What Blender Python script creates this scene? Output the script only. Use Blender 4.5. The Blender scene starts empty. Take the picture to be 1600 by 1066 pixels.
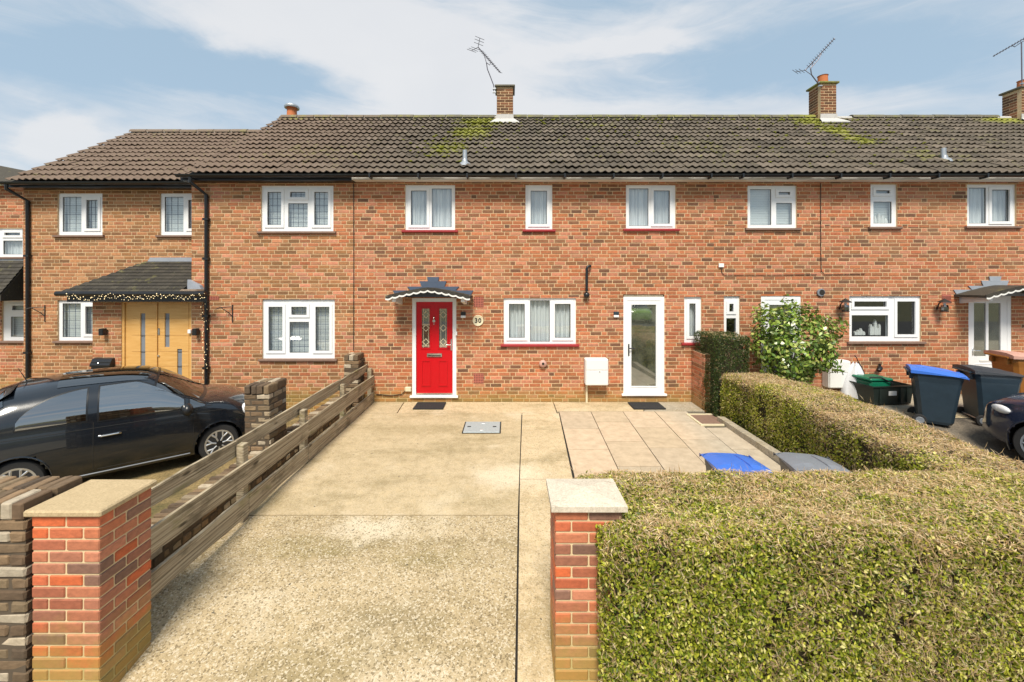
import bpy, math, random
import numpy as np
from mathutils import Vector, Matrix, Euler

random.seed(7); rng = np.random.default_rng(7)
sc = bpy.context.scene
COL = sc.collection
R = math.radians
PI = math.pi

# ------------------------------------------------------------------ camera
CX, HY, F, ZC = 795.0, 441.0, 650.0, 2.43      # principal point, horizon, focal (photo px), eye height (m)
cam_d = bpy.data.cameras.new('camera'); cam = bpy.data.objects.new('camera', cam_d); COL.objects.link(cam)
cam.location = (0, 0, ZC); cam.rotation_euler = (R(90), 0, 0)
cam_d.sensor_width = 36.0; cam_d.sensor_fit = 'HORIZONTAL'; cam_d.lens = 36.0 * F / 1600
cam_d.shift_x = (800 - CX) / 1600; cam_d.shift_y = -(533 - HY) / 1600
cam_d.clip_start = 0.05; cam_d.clip_end = 5000
sc.camera = cam
sc.view_settings.view_transform = 'Standard'; sc.view_settings.look = 'None'
sc.view_settings.exposure = 1.0; sc.view_settings.gamma = 1.0; sc.view_settings.use_curve_mapping = False
SUN_EL, SUN_AZ = 55.0, 188.0      # elevation, azimuth clockwise from +Y: behind the camera, to its right
SUN_STR, SKY_STR = 2.7, 0.10

# ------------------------------------------------------------------ node helpers
class NT:
    def __init__(s, tree): s.t = tree; s.n = tree.nodes; s.l = tree.links
    def node(s, typ, props=None, **ins):
        nd = s.n.new(typ)
        for k, v in (props or {}).items(): setattr(nd, k, v)
        for k, v in ins.items(): s.set(nd, k, v)
        return nd
    def set(s, nd, k, v):
        if isinstance(k, str) and k.startswith('i') and k[1:].isdigit(): k = int(k[1:])
        elif isinstance(k, str): k = k.replace('_', ' ')
        sock = nd.inputs[k]
        if isinstance(v, bpy.types.NodeSocket): s.l.new(v, sock)
        else: sock.default_value = v
    def math(s, op, a, b=0.0, c=None, clamp=False):
        nd = s.n.new('ShaderNodeMath'); nd.operation = op; nd.use_clamp = clamp
        s.set(nd, 'i0', a); s.set(nd, 'i1', b)
        if c is not None: s.set(nd, 'i2', c)
        return nd.outputs[0]
    def vmath(s, op, a, b=(0, 0, 0)):
        nd = s.n.new('ShaderNodeVectorMath'); nd.operation = op
        s.set(nd, 'i0', a); s.set(nd, 'i1', b)
        return nd.outputs['Value'] if op in ('LENGTH', 'DOT_PRODUCT', 'DISTANCE') else nd.outputs[0]
    def noise(s, vec, scale, detail=3.0, rough=0.55, out='Fac'):
        nd = s.node('ShaderNodeTexNoise', None, Scale=scale, Detail=detail, Roughness=rough)
        s.l.new(vec, nd.inputs['Vector']); return nd.outputs[out]
    def voro(s, vec, scale, out='Distance', feature='F1'):
        nd = s.node('ShaderNodeTexVoronoi', {'feature': feature}, Scale=scale)
        s.l.new(vec, nd.inputs['Vector']); return nd.outputs[out]
    def ramp(s, fac, stops, interp='LINEAR'):
        nd = s.n.new('ShaderNodeValToRGB'); cr = nd.color_ramp; cr.interpolation = interp
        while len(cr.elements) < len(stops): cr.elements.new(0.5)
        for e, (p, c) in zip(cr.elements, stops):
            e.position = p; e.color = c if len(c) == 4 else (*c, 1)
        s.l.new(fac, nd.inputs[0]); return nd.outputs[0]
    def mix(s, fac, a, b, blend='MIX'):
        nd = s.n.new('ShaderNodeMix'); nd.data_type = 'RGBA'; nd.blend_type = blend
        for k, v in ((0, fac), (6, a), (7, b)):
            if isinstance(v, bpy.types.NodeSocket): s.l.new(v, nd.inputs[k])
            else: nd.inputs[k].default_value = v if k == 0 else (*v[:3], 1)
        return nd.outputs[2]
    def step(s, v, a, b, lo=0.0, hi=1.0):
        nd = s.n.new('ShaderNodeMapRange'); nd.interpolation_type = 'SMOOTHSTEP'
        s.set(nd, 'i0', v); nd.inputs[1].default_value = a; nd.inputs[2].default_value = b
        nd.inputs[3].default_value = lo; nd.inputs[4].default_value = hi
        return nd.outputs[0]
    def pos(s): return s.n.new('ShaderNodeNewGeometry').outputs['Position']
    def xyz(s, v):
        nd = s.n.new('ShaderNodeSeparateXYZ'); s.l.new(v, nd.inputs[0]); return nd.outputs
    def scl(s, v, k): return s.vmath('MULTIPLY', v, k)
    def comb(s, x, y, z):
        nd = s.n.new('ShaderNodeCombineXYZ')
        for k, v in enumerate((x, y, z)): s.set(nd, f'i{k}', v)
        return nd.outputs[0]
    def bump(s, h, strength=0.4, dist=0.01):
        nd = s.n.new('ShaderNodeBump'); nd.inputs['Strength'].default_value = strength; nd.inputs['Distance'].default_value = dist
        s.l.new(h, nd.inputs['Height']); return nd.outputs[0]
    def attr(s, name, out='Fac'):
        nd = s.n.new('ShaderNodeAttribute'); nd.attribute_name = name; return nd.outputs[out]
    def rnd(s):      # one random number per piece: a face attribute in joined meshes, the object's own number in single ones
        r = s.n.new('ShaderNodeObjectInfo').outputs['Random']
        return s.math('FRACT', s.math('ADD', s.attr('rnd'), r))

def mat(name):
    m = bpy.data.materials.new(name); m.use_nodes = True
    nt = NT(m.node_tree); b = m.node_tree.nodes['Principled BSDF']
    return m, nt, b

def simple(name, col, rough=0.5, metal=0.0, var=0.12, scale=12.0, bump=0.0, spec=None, coat=0.0):
    m, n, b = mat(name); p = n.pos()
    f = n.noise(p, scale, 4)
    c = n.mix(1.0, n.mix(f, [x * (1 - var) for x in col], [min(1, x * (1 + var)) for x in col]), (1, 1, 1), 'MULTIPLY')
    n.l.new(c, b.inputs['Base Color'])
    b.inputs['Roughness'].default_value = rough; b.inputs['Metallic'].default_value = metal
    if spec is not None: b.inputs['Specular IOR Level'].default_value = spec
    if coat: b.inputs['Coat Weight'].default_value = coat
    if bump: n.l.new(n.bump(n.noise(p, scale * 6, 3), bump, 0.004), b.inputs['Normal'])
    return m

# ------------------------------------------------------------------ sky and sun
w = bpy.data.worlds.new('World'); sc.world = w; w.use_nodes = True
wn = NT(w.node_tree); bg = w.node_tree.nodes['Background']; bg.inputs['Strength'].default_value = SKY_STR
sky = wn.node('ShaderNodeTexSky', {'sky_type': 'NISHITA', 'sun_disc': False, 'sun_elevation': R(SUN_EL), 'sun_rotation': R(SUN_AZ),
                                   'air_density': 1.0, 'dust_density': 0.6, 'ozone_density': 1.6})
d = wn.n.new('ShaderNodeTexCoord').outputs['Generated']
dx, dy, dz = wn.xyz(d)
hz = wn.math('ADD', wn.math('MAXIMUM', dz, 0.0), 0.16)
pc = wn.comb(wn.math('DIVIDE', dx, hz), wn.math('DIVIDE', dy, hz), 0.0)
warp = wn.vmath('ADD', pc, wn.scl(wn.noise(pc, 0.55, 2, 0.5, 'Color'), (1.6, 1.0, 0)))
n1 = wn.noise(wn.scl(warp, (0.38, 1.0, 1.0)), 0.9, 7, 0.56)
az = wn.math('ARCTAN2', dx, dy); el = wn.math('ARCSINE', dz)
ae = wn.comb(wn.math('ADD', wn.math('MULTIPLY', az, 1.1), wn.math('MULTIPLY', el, 1.4)), wn.math('MULTIPLY', el, 5.5), 0.0)
ae = wn.vmath('ADD', ae, wn.scl(wn.vmath('SUBTRACT', wn.noise(ae, 1.3, 3, .5, 'Color'), (.5, .5, .5)), (.9, 1.3, 0)))
n2 = wn.noise(ae, 2.4, 9, 0.66)
ay = wn.math('MAXIMUM', wn.math('ABSOLUTE', dy), 0.02)
u = wn.math('DIVIDE', dx, ay); v = wn.math('DIVIDE', dz, ay)
uvw = wn.vmath('ADD', wn.comb(u, v, 0.0), wn.scl(wn.vmath('SUBTRACT', wn.noise(wn.scl(wn.comb(u, v, 0.0), (1.6, 4.0, 1)), 1.6, 5, 0.6, 'Color'), (0.5, 0.5, 0.5)), (0.34, 0.15, 0)))
def bank(px, py, rx, ry, amp, rot=0.0):
    c = wn.vmath('SUBTRACT', uvw, ((px - CX) / F, (HY - py) / F, 0))
    if rot:
        nd = wn.node('ShaderNodeVectorRotate', {'rotation_type': 'Z_AXIS'}, Angle=R(rot)); wn.l.new(c, nd.inputs['Vector']); c = nd.outputs[0]
    l = wn.vmath('LENGTH', wn.scl(c, (F / rx, F / ry, 1)))
    return wn.math('MULTIPLY', wn.step(l, 1.25, 0.25), amp)
cl = wn.math('ADD', wn.math('MULTIPLY', n1, 0.45), wn.math('MULTIPLY', n2, 0.80))
for bk in ((520, 30, 330, 80, .42, 8), (690, 130, 230, 120, .30, 0), (100, 240, 330, 75, .26, 0), (1000, 55, 300, 50, .20, -14), (1150, 170, 400, 40, .22, 0),
           (800, 175, 250, 60, .2, 0), (330, 100, 300, 42, -.30, 10), (1330, 80, 330, 70, -.22, 0), (90, 100, 190, 60, -.20, 0), (95, 212, 70, 48, .42, 0), (980, 75, 150, 18, .28, -8)):
    cl = wn.math('ADD', cl, bank(*bk))
cov = wn.step(cl, 0.44, 1.04)
haze_low = wn.step(v, 0.55, 0.05, 0.0, 0.55)
cloud = wn.mix(wn.noise(warp, 1.4, 5), (3.5, 3.66, 3.92), (4.3, 4.35, 4.42))
blue = wn.mix(0.85, sky.outputs[0], (2.12, 2.83, 3.45))
body = wn.mix(cov, blue, cloud)
body = wn.mix(wn.math('MULTIPLY', haze_low, 0.5), body, (3.1, 3.6, 4.0))
wn.l.new(body, bg.inputs['Color'])

sun_d = bpy.data.lights.new('sun', 'SUN'); sun = bpy.data.objects.new('sun', sun_d); COL.objects.link(sun)
sun_d.energy = SUN_STR; sun_d.angle = R(18); sun_d.color = (1.0, 0.92, 0.79)
sdir = Vector((math.sin(R(SUN_AZ)) * math.cos(R(SUN_EL)), math.cos(R(SUN_AZ)) * math.cos(R(SUN_EL)), math.sin(R(SUN_EL))))
sun.rotation_euler = sdir.to_track_quat('Z', 'Y').to_euler(); sun.location = sdir * 60

# ------------------------------------------------------------------ mesh helpers
class MB:
    def __init__(s): s.v = []; s.f = []; s.r = []
    def add(s, vs, fs, r=0.0):
        o = len(s.v); s.v.extend(tuple(p) for p in vs)
        for q in fs: s.f.append(tuple(o + i for i in q)); s.r.append(r)
    def box(s, x0, x1, y0, y1, z0, z1, r=0.0):
        v = [(x0, y0, z0), (x1, y0, z0), (x1, y1, z0), (x0, y1, z0), (x0, y0, z1), (x1, y0, z1), (x1, y1, z1), (x0, y1, z1)]
        s.add(v, [(0, 3, 2, 1), (4, 5, 6, 7), (0, 1, 5, 4), (1, 2, 6, 5), (2, 3, 7, 6), (3, 0, 4, 7)], r)
        return s
    def bevbox(s, x0, x1, y0, y1, z0, z1, b=0.01, r=0.0):
        cx, cy, cz = (x0 + x1) / 2, (y0 + y1) / 2, (z0 + z1) / 2
        hx, hy, hzz = (x1 - x0) / 2, (y1 - y0) / 2, (z1 - z0) / 2; b = min(b, hx * .9, hy * .9, hzz * .9)
        V = {}; vs = []
        for sx in (-1, 1):
            for sy in (-1, 1):
                for sz in (-1, 1):
                    for a in range(3):
                        q = [hx - b, hy - b, hzz - b]; q[a] = (hx, hy, hzz)[a]
                        V[sx, sy, sz, a] = len(vs); vs.append((cx + sx * q[0], cy + sy * q[1], cz + sz * q[2]))
        fs = []
        for a in range(3):
            o = [i for i in range(3) if i != a]
            for sa in (-1, 1):
                q = []
                for c0, c1 in ((-1, -1), (1, -1), (1, 1), (-1, 1)):
                    k = [0, 0, 0]; k[a] = sa; k[o[0]] = c0; k[o[1]] = c1; q.append(V[(*k, a)])
                if (sa > 0) == (a == 1): q.reverse()
                fs.append(q)
        for a in range(3):
            b1, b2 = [i for i in range(3) if i != a]
            for s1 in (-1, 1):
                for s2 in (-1, 1):
                    k0 = [0, 0, 0]; k0[a] = -1; k0[b1] = s1; k0[b2] = s2; k1 = list(k0); k1[a] = 1
                    q = [V[(*k0, b1)], V[(*k1, b1)], V[(*k1, b2)], V[(*k0, b2)]]
                    if (s1 * s2 > 0) == (a != 1): q.reverse()
                    fs.append(q)
        for k in [(a, b_, c) for a in (-1, 1) for b_ in (-1, 1) for c in (-1, 1)]:
            q = [V[(*k, 0)], V[(*k, 1)], V[(*k, 2)]]
            if k[0] * k[1] * k[2] < 0: q.reverse()
            fs.append(q)
        s.add(vs, fs, r); return s
    def tube(s, pts, rad, n=8, cap=True):
        P = [Vector(p) for p in pts]; rs = rad if isinstance(rad, (list, tuple)) else [rad] * len(P)
        rings = []; up = None
        for i, p in enumerate(P):
            t = (P[min(i + 1, len(P) - 1)] - P[max(i - 1, 0)]).normalized()
            if up is None: up = Vector((0, 0, 1)) if abs(t.z) < .9 else Vector((1, 0, 0))
            a = t.cross(up).normalized(); b = a.cross(t).normalized(); up = b
            rings.append([p + (a * math.cos(2 * PI * k / n) + b * math.sin(2 * PI * k / n)) * rs[i] for k in range(n)])
        vs = [q for r_ in rings for q in r_]; fs = []
        for i in range(len(P) - 1):
            for k in range(n):
                fs.append((i * n + k, i * n + (k + 1) % n, (i + 1) * n + (k + 1) % n, (i + 1) * n + k))
        if cap: fs.append(tuple(range(n))[::-1]); fs.append(tuple((len(P) - 1) * n + k for k in range(n)))
        s.add(vs, fs); return s
    def lathe(s, prof, c=(0, 0, 0), axis='z', n=20):
        vs = []
        for rr, h in prof:
            for k in range(n):
                a = 2 * PI * k / n; x, y = rr * math.cos(a), rr * math.sin(a)
                q = {'z': (x, y, h), 'y': (x, h, y), 'x': (h, x, y)}[axis]
                vs.append((c[0] + q[0], c[1] + q[1], c[2] + q[2]))
        fs = []
        for i in range(len(prof) - 1):
            for k in range(n):
                fs.append((i * n + k, i * n + (k + 1) % n, (i + 1) * n + (k + 1) % n, (i + 1) * n + k))
        fs.append(tuple(range(n))); fs.append(tuple((len(prof) - 1) * n + k for k in range(n)))
        s.add(vs, fs); return s
    def ball(s, c, r, n=8, m=5, sc=(1, 1, 1)):
        prof = [(max(1e-4, math.sin(PI * i / m)), -math.cos(PI * i / m)) for i in range(m + 1)]
        vs = []; fs = []
        for rr, h in prof:
            for k in range(n):
                a = 2 * PI * k / n
                vs.append((c[0] + r * sc[0] * rr * math.cos(a), c[1] + r * sc[1] * rr * math.sin(a), c[2] + r * sc[2] * h))
        for i in range(m):
            for k in range(n): fs.append((i * n + k, i * n + (k + 1) % n, (i + 1) * n + (k + 1) % n, (i + 1) * n + k))
        s.add(vs, fs); return s
    def prism(s, poly, y0, y1):      # polygon in x,z pushed from y0 to y1
        n = len(poly); vs = [(x, y0, z) for x, z in poly] + [(x, y1, z) for x, z in poly]
        s.add(vs, [tuple(range(n)), tuple(range(n, 2 * n))[::-1]] + [(i, i + n, (i + 1) % n + n, (i + 1) % n) for i in range(n)])
        return s
    def grid(s, fn, us, vs_, r=0.0):
        us = list(us); vs_ = list(vs_); n = len(us)
        s.add([fn(u_, v_) for v_ in vs_ for u_ in us],
              [(j * n + i, j * n + i + 1, (j + 1) * n + i + 1, (j + 1) * n + i) for j in range(len(vs_) - 1) for i in range(n - 1)], r)
        return s
    def plate(s, x0, x1, z0, z1, holes, y0, y1, edge=True, back=False):   # upright plate facing -Y with rectangular holes and their reveals
        xs = sorted({x0, x1, *[min(max(h[i], x0), x1) for h in holes for i in (0, 1)]})
        zs = sorted({z0, z1, *[min(max(h[i], z0), z1) for h in holes for i in (2, 3)]})
        def inside(x, z): return any(h[0] < x < h[1] and h[2] < z < h[3] for h in holes)
        for i in range(len(xs) - 1):
            for j in range(len(zs) - 1):
                a, b, c, d_ = xs[i], xs[i + 1], zs[j], zs[j + 1]
                if b - a < 1e-6 or d_ - c < 1e-6 or inside((a + b) / 2, (c + d_) / 2): continue
                s.add([(a, y0, c), (b, y0, c), (b, y0, d_), (a, y0, d_)], [(0, 1, 2, 3)])
                if back: s.add([(a, y1, c), (b, y1, c), (b, y1, d_), (a, y1, d_)], [(3, 2, 1, 0)])
        rects = [(h, -1) for h in holes] + ([((x0, x1, z0, z1), 1)] if edge else [])
        for (a, b, c, d_), sg in rects:
            q = [(a, c), (b, c), (b, d_), (a, d_)]
            for k in range(4):
                p0, p1 = q[k], q[(k + 1) % 4]
                f = [(p0[0], y0, p0[1]), (p0[0], y1, p0[1]), (p1[0], y1, p1[1]), (p1[0], y0, p1[1])]
                s.add(f, [(0, 1, 2, 3) if sg > 0 else (3, 2, 1, 0)])
        return s
    def mesh(s, name, m, origin=(0, 0, 0), smooth=False):
        me = bpy.data.meshes.new(name)
        ox, oy, oz = origin
        me.from_pydata([(x - ox, y - oy, z - oz) for x, y, z in s.v], [], s.f)
        if any(s.r):
            a = me.attributes.new('rnd', 'FLOAT', 'FACE'); a.data.foreach_set('value', s.r)
        if m: me.materials.append(m)
        if smooth:
            me.polygons.foreach_set('use_smooth', [True] * len(me.polygons))
            try: me.set_sharp_from_angle(angle=R(38))
            except Exception: pass
        return me

WL = {}       # where each thing or part was built
def link(name, data, parent, loc):
    o = bpy.data.objects.new(name, data); COL.objects.link(o)
    if parent is not None:
        o.parent = parent; o.location = Vector(loc) - WL[parent.name]
    else: o.location = loc
    WL[o.name] = Vector(loc); return o
def tag(o, label, cat, group=None):
    o['label'] = label; o['category'] = cat
    if group: o['group'] = group
    return o
def root(name, label, cat, loc=(0, 0, 0), group=None):
    return tag(link(name, None, None, loc), label, cat, group)
def part(name, mb, m, parent=None, smooth=False, label=None, origin=None, kind=None):
    if origin is None:
        V = np.array(mb.v); lo, hi = V.min(0), V.max(0); origin = ((lo[0] + hi[0]) / 2, (lo[1] + hi[1]) / 2, lo[2])
    o = link(name, mb.mesh(name, m, origin, smooth), parent, origin)
    if label: o['label'] = label
    if kind: o['kind'] = kind
    return o
def struct(name, mb, m, smooth=False):
    o = part(name, mb, m, None, smooth, origin=(0, 0, 0)); o['kind'] = 'structure'; return o
def copy_tree(o, parent=None):
    c = o.copy(); COL.objects.link(c); c.parent = parent
    for ch in list(o.children): copy_tree(ch, c)
    return c
def fx(px, s=77.0): return (px - CX) / s
def fz(py, s=77.0): return ZC - (py - HY) / s

# ------------------------------------------------------------------ materials
def brick_mat(name, cols, rough=0.85, moss=0.0, stain=0.25, bumpy=0.5, mz=0.0):
    m, n, b = mat(name); p = n.pos(); r = n.rnd()
    k = len(cols); c = n.ramp(r, [(i / k, q) for i, q in enumerate(cols)], 'CONSTANT')
    r2 = n.math('FRACT', n.math('MULTIPLY', r, 37.7))
    c = n.mix(1.0, c, n.ramp(r2, [(0, (.84, .84, .84)), (1, (1.16, 1.13, 1.10))]), 'MULTIPLY')
    f = n.noise(n.scl(p, (1, 1, 1.6)), 22, 5, 0.65)
    c = n.mix(1.0, c, n.ramp(f, [(.25, (.68, .66, .64)), (.55, (1, 1, 1)), (.8, (1.25, 1.2, 1.15))]), 'MULTIPLY')
    big = n.noise(p, 0.9, 4, 0.6)
    c = n.mix(n.step(big, .52, .75, 0, stain), c, (.40, .25, .13))
    x, y, z = n.xyz(p)
    if moss:
        g = n.math('MULTIPLY', n.step(n.math('ADD', z, n.math('MULTIPLY', n.noise(p, 6.5, 5, .7), -.55)), .16 + mz, -.30 + mz), moss)
        c = n.mix(g, c, (.30, .235, .05))
    n.l.new(c, b.inputs['Base Color']); b.inputs['Roughness'].default_value = rough
    n.l.new(n.bump(n.noise(p, 160, 3), bumpy, .003), b.inputs['Normal'])
    return m
def mortar_mat(name, col, moss=0.0, mz=0.0):
    m, n, b = mat(name); p = n.pos()
    c = n.mix(n.noise(p, 5, 5, .65), [q * .7 for q in col], [q * 1.12 for q in col])
    z = n.xyz(p)[2]
    if moss:
        g = n.math('MULTIPLY', n.step(n.math('ADD', z, n.math('MULTIPLY', n.noise(p, 3.5, 4), -.5)), .12 + mz, -.22 + mz), moss); c = n.mix(g, c, (.33, .28, .07))
    n.l.new(c, b.inputs['Base Color']); b.inputs['Roughness'].default_value = .95
    n.l.new(n.bump(n.noise(p, 220, 2), .6, .003), b.inputs['Normal'])
    return m
ORANGE = [(.50, .185, .085), (.42, .14, .060), (.51, .22, .115), (.45, .165, .072), (.36, .145, .065), (.54, .225, .135), (.50, .215, .13), (.25, .12, .062), (.40, .15, .062), (.50, .225, .13), (.32, .14, .06), (.50, .175, .078), (.45, .19, .095), (.19, .092, .052), (.52, .215, .125), (.45, .15, .07), (.29, .13, .065)]
TAN = [(.43, .20, .088), (.36, .165, .07), (.45, .23, .11), (.29, .14, .055), (.37, .15, .07), (.24, .12, .052), (.40, .19, .09), (.33, .16, .062), (.40, .18, .08), (.27, .135, .058)]
M = {}
M['brick_orange'] = brick_mat('orange brick', [(a * .93, b_ * .90, c_ * .88) for a, b_, c_ in ORANGE], moss=.5)
M['brick_mixed'] = brick_mat('mixed orange and tan brick', ORANGE[:7] + TAN, moss=.5, stain=.35)
M['brick_tan'] = brick_mat('tan brick', TAN, moss=.6, stain=.4)
M['brick_pillar'] = brick_mat('red pillar brick', [(.52, .13, .055), (.46, .165, .085), (.36, .115, .06), (.56, .125, .04), (.34, .135, .08), (.46, .15, .07), (.48, .19, .11), (.22, .115, .08), (.50, .14, .06)], .7, moss=.7, stain=.2, mz=-.10)
M['brick_old'] = brick_mat('old stock brick', [(.20, .145, .085), (.30, .24, .16), (.13, .085, .05), (.42, .36, .27), (.16, .11, .065), (.24, .16, .09), (.10, .07, .045)], .95, stain=.25, bumpy=1.0)
M['brick_stack'] = brick_mat('chimney brick', [(.17, .072, .032), (.24, .10, .05), (.13, .062, .03), (.21, .085, .04), (.11, .055, .03)], .95, stain=.5)
M['mortar'] = mortar_mat('mortar', (.68, .49, .29), .45)
M['mortar_pillar'] = mortar_mat('pillar mortar', (.70, .54, .32), .65, -.10)
M['mortar_old'] = mortar_mat('old mortar', (.10, .075, .05))
M['upvc'] = simple('white upvc', (.80, .81, .82), .28, var=.03)
M['paint_white'] = simple('white paint', (.76, .75, .72), .45, var=.08, scale=4)
M['black_plastic'] = simple('black plastic', (.012, .013, .015), .32, var=.3)
M['black_iron'] = simple('black iron', (.02, .017, .015), .5, var=.3)
M['lead'] = simple('lead flashing', (.30, .33, .38), .5, var=.2, scale=7)
M['lead_dark'] = simple('dark lead flashing', (.075, .10, .15), .5, var=.25, scale=7)
M['mortar_fillet'] = simple('cement flashing', (.48, .47, .45), .8, var=.2, scale=9)
M['sill_red'] = simple('red sill paint', (.36, .035, .04), .4, var=.12)
M['sill_tile'] = simple('brown sill tile', (.22, .14, .105), .7, var=.25)
M['door_red'] = simple('red door paint', (.52, .002, .008), .3, var=.04, spec=.4)
M['chrome'] = simple('chrome', (.75, .75, .74), .18, 1.0, var=.05)
M['steel'] = simple('galvanised steel', (.50, .52, .54), .4, .8, var=.15, scale=20)
M['aluminium'] = simple('aerial metal', (.13, .12, .14), .45, .6)
M['clay'] = simple('orange clay', (.48, .15, .05), .8, var=.2, scale=20)
M['terracotta'] = simple('terracotta grille', (.42, .13, .09), .8, var=.15, scale=30)
M['cream'] = simple('cream ceramic', (.70, .62, .43), .4, var=.05)
M['meter_box'] = simple('white meter box plastic', (.74, .735, .72), .5, var=.05, scale=3)
M['rubber_mat'] = simple('black rubber', (.016, .016, .017), .85, var=.3, scale=60, bump=.8)
M['rubber'] = simple('tyre rubber', (.02, .02, .021), .75, var=.25, scale=40)
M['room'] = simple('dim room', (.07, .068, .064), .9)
M['dark_gap'] = simple('dark gap', (.02, .018, .015), .9)
M['blind'] = simple('white blind', (.74, .76, .75), .7, var=.04)
M['bin_body'] = simple('slate bin plastic', (.020, .036, .052), .42, var=.3, scale=9, bump=.2)
M['bin_blue'] = simple('blue lid plastic', (.045, .16, .60), .4, var=.1)
M['bin_grey'] = simple('grey lid plastic', (.20, .22, .25), .45, var=.15)
M['bin_black'] = simple('black lid plastic', (.04, .046, .055), .4, var=.2)
M['bin_brown'] = simple('brown bin plastic', (.26, .10, .015), .5, var=.15)
M['bin_pink'] = simple('faded brown lid plastic', (.52, .30, .24), .6, var=.15)
M['crate_green'] = simple('green box plastic', (.005, .14, .075), .4, var=.15)
M['crate_dark'] = simple('dark green crate plastic', (.014, .022, .02), .4, var=.2)
M['silver_cloth'] = simple('silver cloth', (.62, .63, .66), .5, var=.12, scale=14, bump=.5)
M['manhole'] = simple('galvanised cover', (.44, .50, .52), .5, .3, var=.25, scale=30, bump=.5)
M['sign_white'] = simple('white label', (.8, .8, .8), .5, var=.02)
M['bark'] = simple('bark', (.10, .07, .05), .9, var=.4, scale=30, bump=1)
M['core'] = simple('hedge twig core', (.045, .035, .017), 1.0, var=.5, scale=40)

def glass_mat(name, base=.08, tint=(.9, .95, .96)):
    m, n, b = mat(name); n.n.remove(b)
    out = n.n['Material Output']
    fr = n.node('ShaderNodeLayerWeight', None, Blend=.5)
    fac = n.math('ADD', n.math('MULTIPLY', n.math('POWER', fr.outputs['Facing'], 5.0), 1 - base), base, clamp=True)
    t = n.node('ShaderNodeBsdfTransparent', None, Color=(*tint, 1)); g = n.node('ShaderNodeBsdfGlossy', None, Roughness=.01)
    mx = n.n.new('ShaderNodeMixShader'); n.l.new(fac, mx.inputs[0]); n.l.new(t.outputs[0], mx.inputs[1]); n.l.new(g.outputs[0], mx.inputs[2])
    n.l.new(mx.outputs[0], out.inputs[0]); return m
M['glass'] = glass_mat('window glass', .24)
M['glass_dark'] = glass_mat('tinted car glass', .30, (.16, .19, .20))
M['glass_tint'] = glass_mat('rear quarter glass', .42, (.16, .19, .20))
M['glass_car'] = glass_mat('car glass', .48, (.55, .62, .60))
def frosted():
    m, n, b = mat('frosted glass'); p = n.pos()
    f = n.noise(p, 3.5, 5, .65)
    n.l.new(n.ramp(f, [(.3, (.03, .033, .024)), (.7, (.12, .13, .10))]), b.inputs['Base Color'])
    b.inputs['Roughness'].default_value = .07; b.inputs['Specular IOR Level'].default_value = .9
    n.l.new(n.bump(n.noise(p, 60, 2), .03, .002), b.inputs['Normal'])
    g = n.node('ShaderNodeBsdfGlossy', None, Roughness=.02); mx = n.n.new('ShaderNodeMixShader'); mx.inputs[0].default_value = .28
    n.l.new(b.outputs[0], mx.inputs[1]); n.l.new(g.outputs[0], mx.inputs[2]); n.l.new(mx.outputs[0], n.n['Material Output'].inputs[0]); return m
M['frosted'] = frosted()
def curtain_mat():
    m, n, b = mat('net curtain'); p = n.pos()
    x, y, z = n.xyz(p)
    f = n.noise(n.comb(n.math('MULTIPLY', x, 30), 0.0, n.math('MULTIPLY', z, .6)), 1.0, 3)
    n.l.new(n.ramp(f, [(.3, (.52, .54, .56)), (.6, (.84, .85, .85))]), b.inputs['Base Color'])
    b.inputs['Roughness'].default_value = .9; return m
M['curtain'] = curtain_mat()
def tile_mat(name, cols, moss_spots, brown=.62):
    m, n, b = mat(name); p = n.pos(); r = n.rnd(); x, y, z = n.xyz(p)
    c = n.ramp(r, [(i / (len(cols) - 1), q) for i, q in enumerate(cols)])
    c = n.mix(1.0, c, n.ramp(n.noise(p, 26, 5, .7), [(.25, (.6, .6, .6)), (.6, (1, 1, 1)), (.85, (1.5, 1.42, 1.3))]), 'MULTIPLY')
    # pinkish brown at the left end of the terrace, greyer to the right
    c = n.mix(n.step(x, -1.0, -6.0, 0, brown), c, n.mix(n.noise(p, 30, 4, .7), (.115, .072, .048), (.29, .195, .14)))
    g = None
    for sx, sy, rx, ry, a in moss_spots:
        l = n.vmath('LENGTH', n.scl(n.vmath('SUBTRACT', p, (sx, sy, 0)), (1 / rx, 1 / ry, 0)))
        q = n.math('MULTIPLY', n.step(l, 1.0, .1), a)
        g = q if g is None else n.math('MAXIMUM', g, q)
    mo = n.math('ADD', n.noise(p, 5.5, 5, .7), n.math('MULTIPLY', n.noise(p, 1.1, 3), .25))
    base = n.step(mo, .70, .86, 0, .55)
    if g is not None:
        strong = n.step(n.math('ADD', mo, n.math('MULTIPLY', g, .5)), .74, 1.16)
        c = n.mix(n.math('MULTIPLY', strong, .92), c, n.mix(n.noise(p, 18, 3), (.14, .155, .02), (.34, .34, .03)))
    c = n.mix(base, c, (.20, .19, .06))
    c = n.mix(n.step(n.noise(p, 40, 2), .70, .76, 0, .6), c, (.42, .40, .34))
    n.l.new(c, b.inputs['Base Color']); b.inputs['Roughness'].default_value = .8
    n.l.new(n.bump(n.noise(p, 120, 3), .5, .004), b.inputs['Normal']); return m
SPOTS = [(-.75, 11.35, 1.1, .6, 1.0), (-.95, 10.5, .95, .9, .85), (-1.4, 9.45, .9, .8, .6), (8.25, 11.35, .95, .6, 1.0), (8.35, 10.6, .6, .7, .9), (8.4, 9.95, .55, .6, .7), (13.6, 11.4, 1.4, .5, 1.0),
         (3, 11.7, 22, .3, .5), (-5.6, 11.6, 2.6, .3, .5), (4.5, 9.5, 2.0, .9, .38), (9.2, 9.0, 1.6, .8, .42), (-4.5, 9.2, 2.2, .9, .36), (2.2, 11, 2.5, .5, .36)]
GREYT = [(.075, .06, .043), (.135, .107, .078), (.10, .081, .058), (.175, .14, .105)]
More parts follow.
